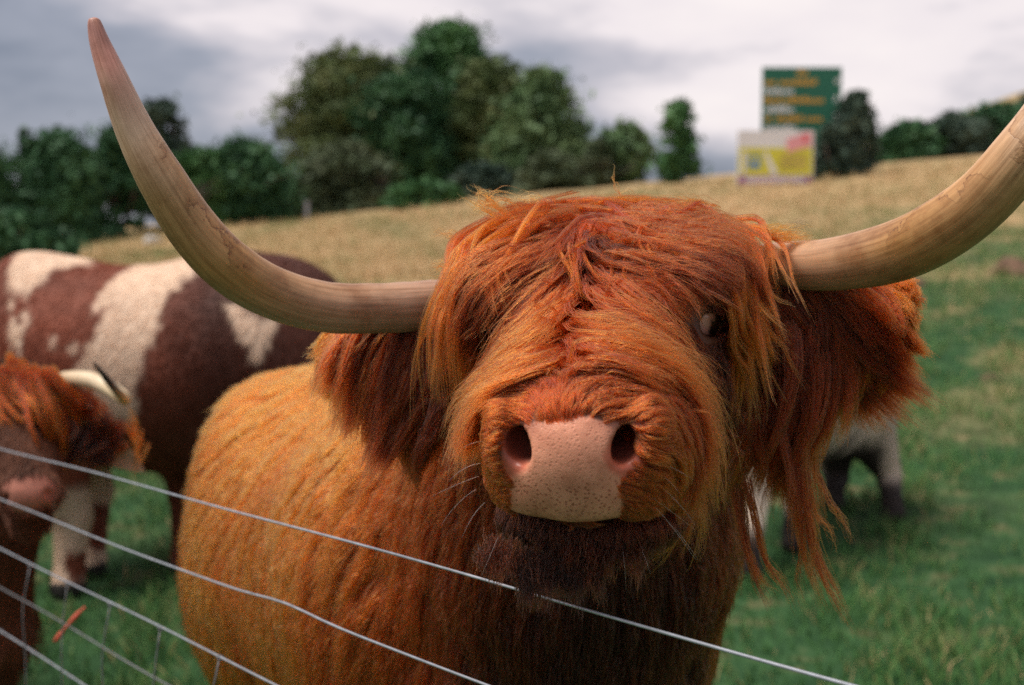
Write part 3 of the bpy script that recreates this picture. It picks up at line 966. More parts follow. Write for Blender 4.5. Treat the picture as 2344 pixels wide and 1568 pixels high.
PADC = [px_local(u, v) for u, v in [(1172, 958), (1262, 951), (1345, 951), (1440, 950), (1432, 985), (1395, 1010), (1378, 1045), (1395, 1078), (1428, 1095), (1432, 1140), (1428, 1195), (1300, 1198), (1168, 1195), (1163, 1140), (1168, 1095), (1203, 1075), (1213, 1040), (1200, 1005)]]
def pad_mask(loc, grow=0.0):
    sd_ = poly_sd(proj(E0 + loc @ HAX), PAD) * _PXM + 0.0016 * noise3(loc, 300, 4) + 0.0022 * noise3(loc, 110, 6) - grow
    return smooth01(0.0012, -0.0012, sd_) * (loc[:, 2] > 0.22) * smooth01(-0.068, -0.062, loc[:, 1])
pm = pad_mask(hl)
pc = smooth01(0.003, -0.003, poly_sd(proj(hV), PADC) * _PXM) * (hl[:, 2] > 0.25) * smooth01(-0.068, -0.062, hl[:, 1])
hcol = np.tile(np.array([0.10, 0.032, 0.014]), (len(hV), 1))
inner = np.array([0.56, 0.15, 0.085])
pink = np.array([0.76, 0.33, 0.205])
hcol = hcol * (1 - pm[:, None]) + (inner * (1 - pc[:, None]) + pink * pc[:, None]) * pm[:, None]
gmix = (0.34 * pc * np.exp(-((hl[:, 0] / 0.034) ** 2 + ((hl[:, 1] + 0.022) / 0.024) ** 2)))[:, None]
hcol = hcol * (1 - gmix) + np.array([0.38, 0.20, 0.13]) * gmix
deepn = smooth01(0.324, 0.300, hl[:, 2]) * (np.abs(hl[:, 0]) < 0.062) * (np.abs(hl[:, 1] - 0.008) < 0.026)
hcol = hcol * (1 - 0.9 * deepn[:, None]) + np.array([0.10, 0.022, 0.017]) * 0.9 * deepn[:, None]
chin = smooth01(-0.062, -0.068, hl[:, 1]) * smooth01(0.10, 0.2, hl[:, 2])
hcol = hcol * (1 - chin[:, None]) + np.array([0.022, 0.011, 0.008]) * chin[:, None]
eyed = np.min([np.linalg.norm((hl - [0.108 * s, 0.028, 0.028]) / [0.028, 0.021, 0.028], axis=1) for s in (-1, 1)], axis=0)
ek = smooth01(1.25, 0.9, eyed)
hcol = hcol * (1 - ek[:, None]) + np.array([0.060, 0.022, 0.015]) * ek[:, None]
bcol = np.tile(np.array([0.20, 0.075, 0.025]), (len(bV), 1))
bcol[bV[:, 2] < ground_z(bV[:, 0], bV[:, 1]) + 0.075] = (0.03, 0.025, 0.02)
m_body, t, b = new_mat('cow_skin')
at = N(t, 'ShaderNodeAttribute', attribute_name='col')
ap = N(t, 'ShaderNodeAttribute', attribute_name='pad')
tc = N(t, 'ShaderNodeTexCoord')
vo = N(t, 'ShaderNodeTexVoronoi'); vo.inputs['Scale'].default_value = 260
wn = N(t, 'ShaderNodeTexNoise'); wn.inputs['Scale'].default_value = 900; wn.inputs['Detail'].default_value = 2
no = N(t, 'ShaderNodeTexNoise'); no.inputs['Scale'].default_value = 45; no.inputs['Detail'].default_value = 5
vs_ = N(t, 'ShaderNodeTexVoronoi'); vs_.inputs['Scale'].default_value = 110
for n_ in (vo, wn, no, vs_): t.links.new(tc.outputs['Object'], n_.inputs['Vector'])
rs = ramp(t, [(0.16, (0.50, 0.33, 0.32)), (0.40, (1, 1, 1))])
t.links.new(vo.outputs['Distance'], rs.inputs['Fac'])
rs2 = ramp(t, [(0.06, (0.60, 0.40, 0.36)), (0.14, (1, 1, 1))])
t.links.new(vs_.outputs['Distance'], rs2.inputs['Fac'])
rn = ramp(t, [(0.32, (0.74, 0.66, 0.62)), (0.62, (1.05, 1.02, 1.0))])
t.links.new(no.outputs['Fac'], rn.inputs['Fac'])
alow = N(t, 'ShaderNodeAttribute', attribute_name='pores')
m1 = N(t, 'ShaderNodeMixRGB', blend_type='MULTIPLY'); t.links.new(alow.outputs['Fac'], m1.inputs['Fac'])
t.links.new(at.outputs['Color'], m1.inputs['Color1']); t.links.new(rs.outputs[0], m1.inputs['Color2'])
m2 = N(t, 'ShaderNodeMixRGB', blend_type='MULTIPLY'); m2.inputs['Fac'].default_value = 1
t.links.new(m1.outputs[0], m2.inputs['Color1']); t.links.new(rn.outputs[0], m2.inputs['Color2'])
m3 = N(t, 'ShaderNodeMixRGB', blend_type='MULTIPLY'); t.links.new(ap.outputs['Fac'], m3.inputs['Fac'])
t.links.new(m2.outputs[0], m3.inputs['Color1']); t.links.new(rs2.outputs[0], m3.inputs['Color2'])
t.links.new(m3.outputs[0], b.inputs['Base Color'])
b.inputs['Roughness'].default_value = 0.42
b.inputs['Specular IOR Level'].default_value = 0.45
b.inputs['Subsurface Weight'].default_value = 0.12
b.inputs['Subsurface Radius'].default_value = (0.008, 0.003, 0.0015)
b.inputs['Subsurface Scale'].default_value = 0.6
wr = ramp(t, [(0.38, (0.32,) * 3), (0.62, (0.52,) * 3)])
t.links.new(no.outputs['Fac'], wr.inputs['Fac']); t.links.new(wr.outputs[0], b.inputs['Roughness'])
ad = N(t, 'ShaderNodeMath', operation='ADD')
t.links.new(rs.outputs[0], ad.inputs[0]); t.links.new(wn.outputs['Fac'], ad.inputs[1])
mm = N(t, 'ShaderNodeMath', operation='MULTIPLY')
t.links.new(ad.outputs[0], mm.inputs[0]); t.links.new(ap.outputs['Fac'], mm.inputs[1])
bp = N(t, 'ShaderNodeBump'); bp.inputs['Strength'].default_value = 0.35; bp.inputs['Distance'].default_value = 0.0012
t.links.new(mm.outputs[0], bp.inputs['Height']); t.links.new(bp.outputs[0], b.inputs['Normal'])
pores = pc * (0.25 + 0.75 * smooth01(0.0, -0.03, hl[:, 1]))
body = mesh_np('body', np.concatenate([hV, bV]), quads=np.concatenate([hQ, bQ + len(hV)]), mat=m_body, parent=cow,
               attrs={'col': np.concatenate([hcol, bcol]), 'pad': np.concatenate([pc, np.zeros(len(bV))]), 'pores': np.concatenate([pores, np.zeros(len(bV))])})

# eyes
def eye_mat():
    m, t, b = new_mat('eye')
    at = N(t, 'ShaderNodeAttribute', attribute_name='col')
    t.links.new(at.outputs['Color'], b.inputs['Base Color'])
    b.inputs['Roughness'].default_value = 0.08
    b.inputs['Specular IOR Level'].default_value = 0.6
    return m
m_eye = eye_mat()
def eyeball(c, r, look, parent, name='eye'):
    n1, n2 = 36, 24
    th = np.linspace(0, 2 * np.pi, n1, endpoint=False); ph = np.linspace(0.001, np.pi - 0.001, n2)
    D = np.stack([np.cos(th)[None] * np.sin(ph)[:, None], np.sin(th)[None] * np.sin(ph)[:, None], np.cos(ph)[:, None] * np.ones(n1)[None]], -1).reshape(-1, 3)
    cs = D @ unit(look)
    iris = smooth01(0.74, 0.80, cs)
    rim = smooth01(0.55, 0.66, cs) * (1 - iris)
    col = np.array([0.80, 0.42, 0.34]) * (1 - iris[:, None]) + np.array([0.022, 0.012, 0.009]) * iris[:, None]
    col = col * (1 - 0.5 * rim[:, None]) + np.array([0.32, 0.13, 0.08]) * 0.5 * rim[:, None]
    V = c + D * r * (1 + 0.04 * smooth01(0.7, 0.9, cs))[:, None]
    i = np.arange(n2 - 1)[:, None] * n1; j = np.arange(n1)[None]; j2 = (j + 1) % n1
    Q = np.stack([i + j, i + n1 + j, i + n1 + j2, i + j2], -1).reshape(-1, 4)
    return mesh_np(name, V, quads=Q, mat=m_eye, parent=parent, attrs={'col': col})
for s in (-1, 1):
    c = L(0.0955 * s, 0.027, 0.0140)
    eyeball(c, 0.0247, H_R * s * 0.97 + H_F * 0.30 + H_U * -0.30, cow)

# horns
def horn_mat():
    m, t, b = new_mat('horn')
    at = N(t, 'ShaderNodeAttribute', attribute_name='col')
    uv = N(t, 'ShaderNodeAttribute', attribute_name='along')
    ua = N(t, 'ShaderNodeAttribute', attribute_name='round')
    cb = N(t, 'ShaderNodeCombineXYZ')
    mu = N(t, 'ShaderNodeMath', operation='MULTIPLY'); mu.inputs[1].default_value = 2.2
    us = N(t, 'ShaderNodeAttribute', attribute_name='round_b')
    t.links.new(uv.outputs['Fac'], mu.inputs[0]); t.links.new(mu.outputs[0], cb.inputs[0]); t.links.new(ua.outputs['Fac'], cb.inputs[1]); t.links.new(us.outputs['Fac'], cb.inputs[2])
    n1 = N(t, 'ShaderNodeTexNoise'); n1.inputs['Scale'].default_value = 4.0; n1.inputs['Detail'].default_value = 7
    n1.inputs['Roughness'].default_value = 0.62
    t.links.new(cb.outputs[0], n1.inputs['Vector'])
    tc = N(t, 'ShaderNodeTexCoord')
    n2 = N(t, 'ShaderNodeTexNoise'); n2.inputs['Scale'].default_value = 8; n2.inputs['Detail'].default_value = 9; n2.inputs['Roughness'].default_value = 0.6; n2.inputs['Distortion'].default_value = 0.2
    t.links.new(tc.outputs['Object'], n2.inputs['Vector'])
    r1 = ramp(t, [(0.30, (0.66, 0.58, 0.50)), (0.5, (0.93, 0.91, 0.88)), (0.68, (1.16, 1.16, 1.16))])
    t.links.new(n1.outputs['Fac'], r1.inputs['Fac'])
    # thin dark cracks where the noise crosses one level, in a few worn places
    cr = ramp(t, [(0.44, (1.06, 1.04, 1.0)), (0.492, (0.80, 0.70, 0.58)), (0.500, (0.36, 0.25, 0.18)), (0.506, (1.1, 1.08, 1.05))])
    t.links.new(n2.outputs['Fac'], cr.inputs['Fac'])
    wa = N(t, 'ShaderNodeAttribute', attribute_name='worn')
    n3 = N(t, 'ShaderNodeTexNoise'); n3.inputs['Scale'].default_value = 16; n3.inputs['Detail'].default_value = 8; n3.inputs['Roughness'].default_value = 0.65
    t.links.new(tc.outputs['Object'], n3.inputs['Vector'])
    r3 = ramp(t, [(0.34, (0.60, 0.47, 0.36)), (0.48, (0.95, 0.92, 0.88)), (0.62, (1.1, 1.08, 1.06))])
    t.links.new(n3.outputs['Fac'], r3.inputs['Fac'])
    ms = N(t, 'ShaderNodeMixRGB', blend_type='MULTIPLY'); ms.inputs['Fac'].default_value = 0.8
    t.links.new(at.outputs['Color'], ms.inputs['Color1']); t.links.new(r3.outputs[0], ms.inputs['Color2'])
    m0 = N(t, 'ShaderNodeMixRGB', blend_type='MULTIPLY'); m0.inputs['Fac'].default_value = 1
    t.links.new(ms.outputs[0], m0.inputs['Color1']); t.links.new(r1.outputs[0], m0.inputs['Color2'])
    mx = N(t, 'ShaderNodeMixRGB', blend_type='MULTIPLY')
    t.links.new(wa.outputs['Fac'], mx.inputs['Fac']); t.links.new(m0.outputs[0], mx.inputs['Color1']); t.links.new(cr.outputs[0], mx.inputs['Color2'])
    t.links.new(mx.outputs[0], b.inputs['Base Color'])
    b.inputs['Roughness'].default_value = 0.40
    b.inputs['Specular IOR Level'].default_value = 0.4
    ad = N(t, 'ShaderNodeMath', operation='MULTIPLY_ADD')
    t.links.new(cr.outputs[0], ad.inputs[0]); t.links.new(wa.outputs['Fac'], ad.inputs[1]); t.links.new(n1.outputs['Fac'], ad.inputs[2])
    bp = N(t, 'ShaderNodeBump'); bp.inputs['Strength'].default_value = 0.22; bp.inputs['Distance'].default_value = 0.002
    t.links.new(ad.outputs[0], bp.inputs['Height']); t.links.new(bp.outputs[0], b.inputs['Normal'])
    return m
m_horn = horn_mat()
def horn(rows, cols, worn, parent, label=None, n=150, sides=44, seed=0):
    """rows (u, v, depth, radius in plan units); cols: (t, colour)"""
    q = np.array([P(u, v, d) for u, v, d, r in rows]); rd = np.array([r / FPX * d for u, v, d, r in rows])
    pts = catmull(q, n); rad = catmull(np.repeat(rd[:, None], 3, 1), n)[:, 0]
    rad[-4:] *= np.array([0.93, 0.80, 0.58, 0.2])
    V, F = tube_arrays(pts, rad, sides)
    tt = np.repeat(np.linspace(0, 1, n), sides)
    ang = np.tile(np.linspace(0, 2 * np.pi, sides, endpoint=False), n)
    rv = np.stack([np.cos(ang), np.sin(ang), tt * 5], -1)
    c0 = np.repeat(pts, sides, 0)
    outd = unit(V - c0)
    V = c0 + (V - c0) * (1 + 0.025 * noise3(rv, 1.6, seed) + 0.010 * noise3(rv * [1, 1, 4], 2.2, seed + 3) + 0.010 * np.sin(tt * 150 + 2 * noise3(rv, 2, seed)) * smooth01(0.32, 0.12, tt))[:, None]
    ct = np.array([c[0] for c in cols]); cc = np.array([c[1] for c in cols])
    col = np.stack([np.interp(tt + 0.05 * noise3(rv, 1.2, seed + 1), ct, cc[:, i]) for i in range(3)], -1)
    up = outd[:, 2]
    w = np.zeros(len(V))
    for (a, b_, s_) in worn:
        w = np.maximum(w, s_ * smooth01(a - 0.05, a + 0.02, tt) * smooth01(b_ + 0.05, b_ - 0.02, tt))
    w = w * smooth01(-0.1, 0.5, up + 0.3 * noise3(rv, 2.2, seed + 2) - 0.3 * outd[:, 1])
    return mesh_np('horn', V, faces=F, mat=m_horn, parent=parent, attrs={'col': col, 'along': tt, 'round': 1.7 * np.cos(ang), 'round_b': 1.7 * np.sin(ang), 'worn': w})
HORN_COLS = [(0, (0.302, 0.167, 0.115)), (0.12, (0.424, 0.259, 0.186)), (0.28, (0.424, 0.245, 0.138)), (0.40, (0.403, 0.217, 0.076)), (0.54, (0.463, 0.268, 0.125)), (0.66, (0.564, 0.388, 0.275)), (0.78, (0.484, 0.230, 0.186)), (0.88, (0.332, 0.153, 0.131)), (1.0, (0.504, 0.246, 0.186))]
horn([(1130, 690, 1.46, 50), (1010, 697, 1.43, 57), (870, 705, 1.40, 58), (740, 702, 1.37, 59), (620, 668, 1.34, 61), (520, 606, 1.31, 63), (440, 520, 1.29, 60), (370, 410, 1.27, 54), (310, 300, 1.26, 44),
      (264, 190, 1.25, 34), (233, 110, 1.25, 25), (218, 60, 1.25, 17), (216, 40, 1.25, 11)], HORN_COLS, [(0.36, 0.62, 1.0), (0.86, 0.95, 0.4)], cow, seed=1)
horn([(1540, 640, 1.49, 44), (1660, 618, 1.46, 48), (1780, 607, 1.42, 52), (1900, 605, 1.37, 60), (2035, 580, 1.31, 69), (2145, 532, 1.26, 72), (2250, 455, 1.22, 70), (2344, 345, 1.19, 66), (2415, 235, 1.18, 56),
      (2462, 120, 1.17, 44), (2490, 10, 1.17, 32), (2500, -70, 1.17, 20), (2500, -100, 1.17, 12)], HORN_COLS, [(0.36, 0.62, 0.8)], cow, seed=5)

# ears: thick leaf-shaped cups carrying a long fringe
m_ear = simple_mat('ear_skin', (0.16, 0.055, 0.025), 0.8, 0.2, 30)
def ear(root, tip, width, up, name='ear'):
    root, tip = np.asarray(root, float), np.asarray(tip, float)
    ax = unit(tip - root); up = unit(up - ax * (up @ ax)); fw = np.cross(ax, up)
    if fw @ C_F > 0: fw = -fw
    Ln = np.linalg.norm(tip - root)
    n, m_ = 24, 17
    V = []
    for side in (0, 1):
        for i in range(n):
            s = i / (n - 1)
            w = width * (math.sin(math.pi * min(1, 0.12 + 0.88 * s)) ** 0.7 * (1 - 0.25 * s) + 0.02)
            for j in range(m_):
                a = -1 + 2 * j / (m_ - 1)
                cup = (a * a - 0.5) * w * 0.55
                th = (0.006 + 0.006 * (1 - s)) * (1 - a * a) ** 0.5 * (1 if side else -1)
                V.append(root + ax * Ln * s + up * a * w + fw * (cup + th))
    Q = []
    for side in (0, 1):
        o = side * n * m_
        for i in range(n - 1):
            for j in range(m_ - 1):
                q = [o + i * m_ + j, o + i * m_ + j + 1, o + (i + 1) * m_ + j + 1, o + (i + 1) * m_ + j]
                Q.append(q if side else q[::-1])
    return mesh_np(name, V, faces=Q, mat=m_ear, parent=cow)
ear_l = ear(P(1060, 790, 1.46), P(800, 815, 1.52), 0.045, C_U)
ear_r = ear(P(1700, 715, 1.47), P(2010, 715, 1.47), 0.052, C_U)

# ---- coat: places on the hide with the lie of the hair (du, dv), its length, tint and lift
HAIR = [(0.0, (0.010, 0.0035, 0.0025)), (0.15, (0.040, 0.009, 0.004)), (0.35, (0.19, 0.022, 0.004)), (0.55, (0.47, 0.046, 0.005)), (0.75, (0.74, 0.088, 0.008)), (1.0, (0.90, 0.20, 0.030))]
m_hair = hair_mat('ginger_hair', HAIR)
def fdir(du, dv): return C_R * du - C_U * dv
FACE = [  # u, v, du, dv, length, tint, lift
    (1305, 938, 0, -1, .010, .50, .5), (1250, 935, -.5, -1, .011, .50, .5), (1375, 935, .5, -1, .011, .50, .5), (1195, 930, -1, -.4, .016, .5, .4), (1440, 930, 1, -.3, .016, .5, .4),
    (1300, 895, 0, -1, .022, .48, .4), (1240, 895, -.8, -.7, .030, .47, .35), (1370, 895, .8, -.6, .030, .47, .35),
    (1180, 905, -1, -.2, .018, .46, .3), (1430, 900, 1, -.15, .018, .46, .3), (1150, 930, -1, -.1, .018, .5, .4), (1465, 925, 1, -.1, .018, .5, .4), (1190, 868, -1, .1, .045, .45, .25), (1410, 862, 1, .15, .05, .45, .25), (1090, 900, -1, .35, .06, .42, .25), (1510, 900, 1, .5, .065, .42, .25),
    (1335, 850, 1, .4, .08, .47, .25), (1345, 800, 1, .45, .09, .5, .25), (1375, 755, .9, .6, .09, .5, .25), (1450, 820, .9, .65, .095, .48, .2), (1550, 900, .75, .8, .085, .43, .2), (1600, 1000, .6, .9, .075, .38, .2), (1530, 990, .9, .5, .07, .42, .25),
    (1275, 850, -.9, .45, .08, .47, .25), (1275, 800, -.8, .75, .085, .48, .25), (1270, 750, -.75, .8, .085, .48, .25), (1200, 820, -.75, .75, .085, .46, .2), (1130, 890, -.9, .45, .07, .42, .25), (1130, 800, -.5, .9, .07, .42, .2),
    (1345, 700, .35, 1, .06, .42, .25), (1295, 700, -.5, .9, .065, .42, .25), (1250, 630, -.9, .5, .075, .38, .25), (1180, 650, -.9, .55, .075, .38, .25), (1120, 710, -.6, .85, .075, .4, .2), (1070, 700, -.5, .9, .07, .42, .2),
    (1400, 640, .9, .25, .07, .36, .3), (1480, 630, 1, .3, .07, .36, .25), (1560, 640, .9, .55, .06, .36, .2), (1500, 710, .7, .85, .04, .36, .15), (1590, 690, .8, .4, .016, .32, .15), (1560, 760, .5, .9, .025, .36, .15), (1620, 820, .3, 1, .03, .34, .1), (1680, 700, .4, .9, .02, .32, .15), (1640, 790, .2, 1, .012, .28, .1), (1640, 705, .6, -.2, .010, .28, .15),
    (1360, 560, .1, .6, .05, .30, .4), (1300, 540, -.7, .5, .07, .36, .35), (1430, 540, .8, .45, .07, .36, .35), (1200, 540, -.95, .4, .08, .42, .3), (1540, 530, .95, .4, .08, .42, .3),
    (1660, 860, .15, 1, .05, .34, .15), (1680, 1000, .2, 1, .07, .30, .15), (1610, 1100, .45, .9, .065, .34, .2), (1570, 1190, .2, 1, .075, .30, .2), (1660, 1150, .15, 1, .08, .27, .15),
    (1088, 1060, -1, .15, .02, .66, .5), (1515, 1060, 1, .2, .02, .62, .5), (1515, 1110, .9, .4, .024, .56, .4), (1115, 1030, -1, .0, .014, .80, .6), (1105, 965, -.9, -.35, .018, .66, .5), (1105, 1110, -.85, .5, .022, .66, .5), (1130, 1175, -.5, .85, .022, .42, .4), (1140, 1000, -.9, -.2, .007, .70, .6), (1140, 1100, -.8, .4, .010, .60, .5),
    (1490, 995, .9, -.25, .014, .72, .6), (1500, 1050, 1, .1, .014, .76, .6), (1490, 1120, .85, .6, .020, .62, .5), (1460, 1170, .5, .85, .020, .48, .4),
    (1045, 1000, -1, .35, .06, .40, .3), (1010, 1060, -.7, .8, .065, .38, .25), (1060, 1130, -.6, .85, .055, .40, .3), (1060, 1200, -.4, .95, .05, .25, .3), (1575, 1050, .9, .5, .06, .42, .25), (1565, 1130, .7, .8, .055, .36, .25),
    (1300, 1225, 0, 1, .018, .24, .4), (1180, 1235, -.2, 1, .020, .22, .4), (1420, 1235, .2, 1, .020, .22, .4), (1120, 1255, -.3, 1, .03, .2, .3), (1500, 1255, .3, 1, .034, .2, .3), (1300, 1290, 0, 1, .05, .12, .3), (1400, 1300, .05, 1, .055, .13, .3), (1210, 1300, -.05, 1, .05, .12, .3),  # chin: dark fur of its own, with shadow under the muzzle tinted in
    (1050, 850, -.2, 1, .06, .38, .2), (1020, 950, -.3, 1, .08, .34, .2), (1050, 770, -.3, 1, .04, .34, .2),
]
BODY = [
    (1250, 1450, -.03, 1, .09, .05, .15), (1400, 1450, .03, 1, .09, .04, .15), (1560, 1400, .05, 1, .09, .42, .15), (1650, 1300, .08, 1, .09, .52, .15), (1640, 1500, .02, 1, .09, .52, .15), (1500, 1540, 0, 1, .09, .14, .15), (1300, 1340, 0, 1, .07, .0, .15), (1450, 1340, 0, 1, .07, .05, .15), (1180, 1360, 0, 1, .07, .12, .15),  # near-black throat and chest tints: the head's shade put into the hair colour
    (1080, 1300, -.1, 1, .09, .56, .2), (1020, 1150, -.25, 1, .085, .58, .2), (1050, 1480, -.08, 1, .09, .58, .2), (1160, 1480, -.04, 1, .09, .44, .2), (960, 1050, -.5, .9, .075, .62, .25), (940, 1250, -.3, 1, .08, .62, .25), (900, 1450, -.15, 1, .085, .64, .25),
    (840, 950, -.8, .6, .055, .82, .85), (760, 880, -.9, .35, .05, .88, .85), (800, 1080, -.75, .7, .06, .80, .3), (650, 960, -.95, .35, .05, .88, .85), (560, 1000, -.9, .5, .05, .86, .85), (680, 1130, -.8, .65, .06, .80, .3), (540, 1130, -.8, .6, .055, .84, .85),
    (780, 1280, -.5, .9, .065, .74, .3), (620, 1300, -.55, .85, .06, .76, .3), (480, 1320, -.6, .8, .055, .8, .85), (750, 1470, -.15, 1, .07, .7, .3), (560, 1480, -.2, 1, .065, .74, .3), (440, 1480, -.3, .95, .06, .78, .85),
]
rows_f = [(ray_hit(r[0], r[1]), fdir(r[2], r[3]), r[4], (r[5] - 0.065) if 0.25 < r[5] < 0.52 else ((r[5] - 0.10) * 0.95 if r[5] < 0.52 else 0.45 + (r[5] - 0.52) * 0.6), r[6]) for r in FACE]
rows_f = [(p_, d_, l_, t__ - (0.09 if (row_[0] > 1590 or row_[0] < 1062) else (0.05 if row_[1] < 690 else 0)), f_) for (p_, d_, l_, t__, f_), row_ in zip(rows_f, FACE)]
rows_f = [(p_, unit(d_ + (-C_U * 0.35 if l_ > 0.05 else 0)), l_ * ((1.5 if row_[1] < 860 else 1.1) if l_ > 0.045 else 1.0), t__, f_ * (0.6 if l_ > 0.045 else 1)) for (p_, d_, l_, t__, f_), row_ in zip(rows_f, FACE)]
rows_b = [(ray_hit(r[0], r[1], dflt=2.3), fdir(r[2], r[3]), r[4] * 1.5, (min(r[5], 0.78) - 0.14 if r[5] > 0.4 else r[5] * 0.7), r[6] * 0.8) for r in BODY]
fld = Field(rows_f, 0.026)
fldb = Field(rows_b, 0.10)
tocam = lambda c: unit(CAM - c)
def vis_w(sdf, lo=-0.25):
    def w(c):
        f = (sdf.grad(c, 0.006) * tocam(c)).sum(-1)
        return smooth01(lo - 0.15, lo + 0.1, f) + 0.02
    return w
_hw = vis_w(head)
def head_w(c):
    l = to_local(c)
    bare = pad_mask(l, -0.0022)
    mouth = (np.abs(l[:, 1] + 0.069) < 0.005) & (l[:, 2] > 0.25)
    e_ = np.min([np.linalg.norm((l - [0.108 * s, 0.028, 0.028]) / [0.024, 0.016, 0.024], axis=1) for s in (-1, 1)], axis=0)
    return _hw(c) * (bare < 0.15) * (~mouth) * (e_ > 1.0)
strands, tints = [], []
# long face hair
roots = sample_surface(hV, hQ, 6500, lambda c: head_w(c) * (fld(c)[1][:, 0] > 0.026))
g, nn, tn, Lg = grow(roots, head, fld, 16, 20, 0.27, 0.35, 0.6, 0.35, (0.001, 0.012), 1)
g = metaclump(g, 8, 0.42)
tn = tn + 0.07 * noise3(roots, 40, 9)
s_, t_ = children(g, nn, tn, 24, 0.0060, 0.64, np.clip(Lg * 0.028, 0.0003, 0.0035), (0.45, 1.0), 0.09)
EYE_R, EYE_L = L(0.117, 0.026, 0.042), L(-0.117, 0.026, 0.042)
def clear_eye(st, tn_, r1=0.026, r2=0.012):
    bad = np.zeros(len(st), bool)
    for c_, s_, r_ in ((EYE_R, 1, r1), (EYE_L, -1, r2)):          # hair does not grow or lie across the open lids
        ax_ = unit(H_R * s_ * 0.25 + H_F * 0.9)
        w_ = st - (c_ - H_R * s_ * 0.010)
        h_ = np.clip(w_ @ ax_, 0, 0.07)
        bad |= np.linalg.norm(w_ - h_[..., None] * ax_, axis=-1).min(1) < r_
    return st[~bad], tn_[~bad]
face_s, face_t = clear_eye(s_, t_)
# short velvety hair round the nose and the chin
def near_nose(c):
    l = to_local(c)
    return head_w(c) * smooth01(0.17, 0.25, l[:, 2]) + 0.6 * head_w(c) * (fld(c)[1][:, 0] < 0.03)
roots = sample_surface(hV, hQ, 5200, near_nose)
g, nn, tn, Lg = grow(roots, head, fld, 7, 60, 0.30, 0.1, 0.4, 0.3, (0.001, 0.006), 2)
g = metaclump(g, 6, 0.35)
s2, t2 = children(g, nn, tn, 14, 0.0032, 0.55, np.clip(Lg * 0.04, 0.0002, 0.002), (0.5, 1.0), 0.08)
roots = sample_surface(hV, hQ, 1100, lambda c: head_w(c) * (fld(c)[1][:, 0] > 0.06))
g, nn, tn, Lg = grow(roots, head, fld, 16, 14, 0.30, 0.8, 0.65, 0.3, (0.006, 0.022), 7)
g = g[:, :1] + (g - g[:, :1]) * 1.0
sx, tx = children(g, nn, tn + 0.10, 9, 0.0035, 0.55, np.clip(Lg * 0.03, 0.001, 0.004), (0.7, 1.0), 0.07)
sx, tx = clear_eye(sx, tx)
face_s2, face_t2 = face_s, face_t
hair_obj('loose_face_hair', sx, 0.00024 * rng.uniform(0.6, 1.3, len(sx)), tx, m_hair, cow, 0.2)
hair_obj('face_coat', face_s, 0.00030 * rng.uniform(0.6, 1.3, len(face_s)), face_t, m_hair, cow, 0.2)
s2, t2 = clear_eye(s2, t2, 0.0145, 0.0145)
hair_obj('muzzle_coat', s2, 0.00026 * rng.uniform(0.6, 1.2, len(s2)), t2, m_hair, cow, 0.15)

# trunk and neck hair
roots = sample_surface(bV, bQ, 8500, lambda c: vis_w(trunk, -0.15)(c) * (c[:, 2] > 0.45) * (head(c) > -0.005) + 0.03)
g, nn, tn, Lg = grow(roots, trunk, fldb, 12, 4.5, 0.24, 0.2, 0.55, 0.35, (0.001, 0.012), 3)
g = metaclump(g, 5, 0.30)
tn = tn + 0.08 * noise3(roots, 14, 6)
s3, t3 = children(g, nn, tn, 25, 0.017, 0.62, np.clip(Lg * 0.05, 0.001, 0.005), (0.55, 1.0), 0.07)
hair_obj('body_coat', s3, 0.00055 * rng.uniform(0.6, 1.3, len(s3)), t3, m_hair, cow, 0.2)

# ear fringes
def fringe(rows, n, m, K=14, seed=0, rad=0.006, clump=0.75, tj=0.07):
    """rows: (u, v, d, du0, dv0, length px, gravity, tint); guides start between neighbouring rows"""
    rows = np.array(rows, float)
    k = rng.random(n) * (len(rows) - 1); i = k.astype(int); f = (k - i)[:, None]
    R = rows[i] * (1 - f) + rows[i + 1] * f
    jit = rng.normal(0, 1, (n, 3))
    p = np.array([P(u, v, d) for u, v, d in R[:, :3]])
    p = p + C_R * (jit[:, :1] * 0.006) + C_U * (jit[:, 1:2] * 0.014) + C_F * (jit[:, 2:] * 0.014)
    d = unit(C_R * R[:, 3:4] - C_U * R[:, 4:5] + rng.normal(0, 0.10, (n, 3)) - C_F * 0.15)
    Ln = R[:, 5] / FPX * R[:, 2] * rng.uniform(0.55, 1.15, n)
    out = [p.copy()]
    for s in range(1, K):
        d = unit(d + np.array([0, 0, -1.0]) * R[:, 6:7] * (2.2 / K) + 0.16 * noise_vec(p, 16, seed) )
        p = p + d * (Ln / (K - 1))[:, None]
        out.append(p.copy())
    g = np.stack(out, 1)
    g = metaclump(g, 6, 0.6, 1.3)
    nn = np.tile(-C_F, (n, 1))
    tn = R[:, 7] + 0.05 * rng.normal(size=n)
    return children(g, nn, tn, m, rad, clump, 0.0035, (0.5, 1.0), tj)
a_s, a_t = fringe([(1720, 735, 1.43, .25, 1, 330, .6, .2), (1760, 700, 1.43, .45, 1, 390, .8, .23), (1800, 690, 1.43, .6, .9, 400, .8, .26), (1850, 680, 1.43, .8, .8, 360, .8, .29), (1900, 672, 1.43, .9, .7, 310, .8, .34), (1950, 668, 1.43, 1, .55, 240, .8, .42), (2000, 675, 1.44, 1, .4, 150, .5, .58), (2020, 700, 1.44, 1, .55, 110, .5, .68)], 640, 60, seed=5, rad=0.012)
b_s, b_t = fringe([(1740, 790, 1.42, .1, 1, 330, .5, .22), (1790, 790, 1.42, .2, 1, 430, .6, .27), (1850, 790, 1.43, .25, 1, 400, .6, .31), (1910, 780, 1.43, .4, 1, 250, .7, .4), (1970, 760, 1.44, .7, .9, 130, .5, .54), (2030, 750, 1.44, .8, .8, 90, .5, .66)], 420, 55, seed=6, rad=0.012)
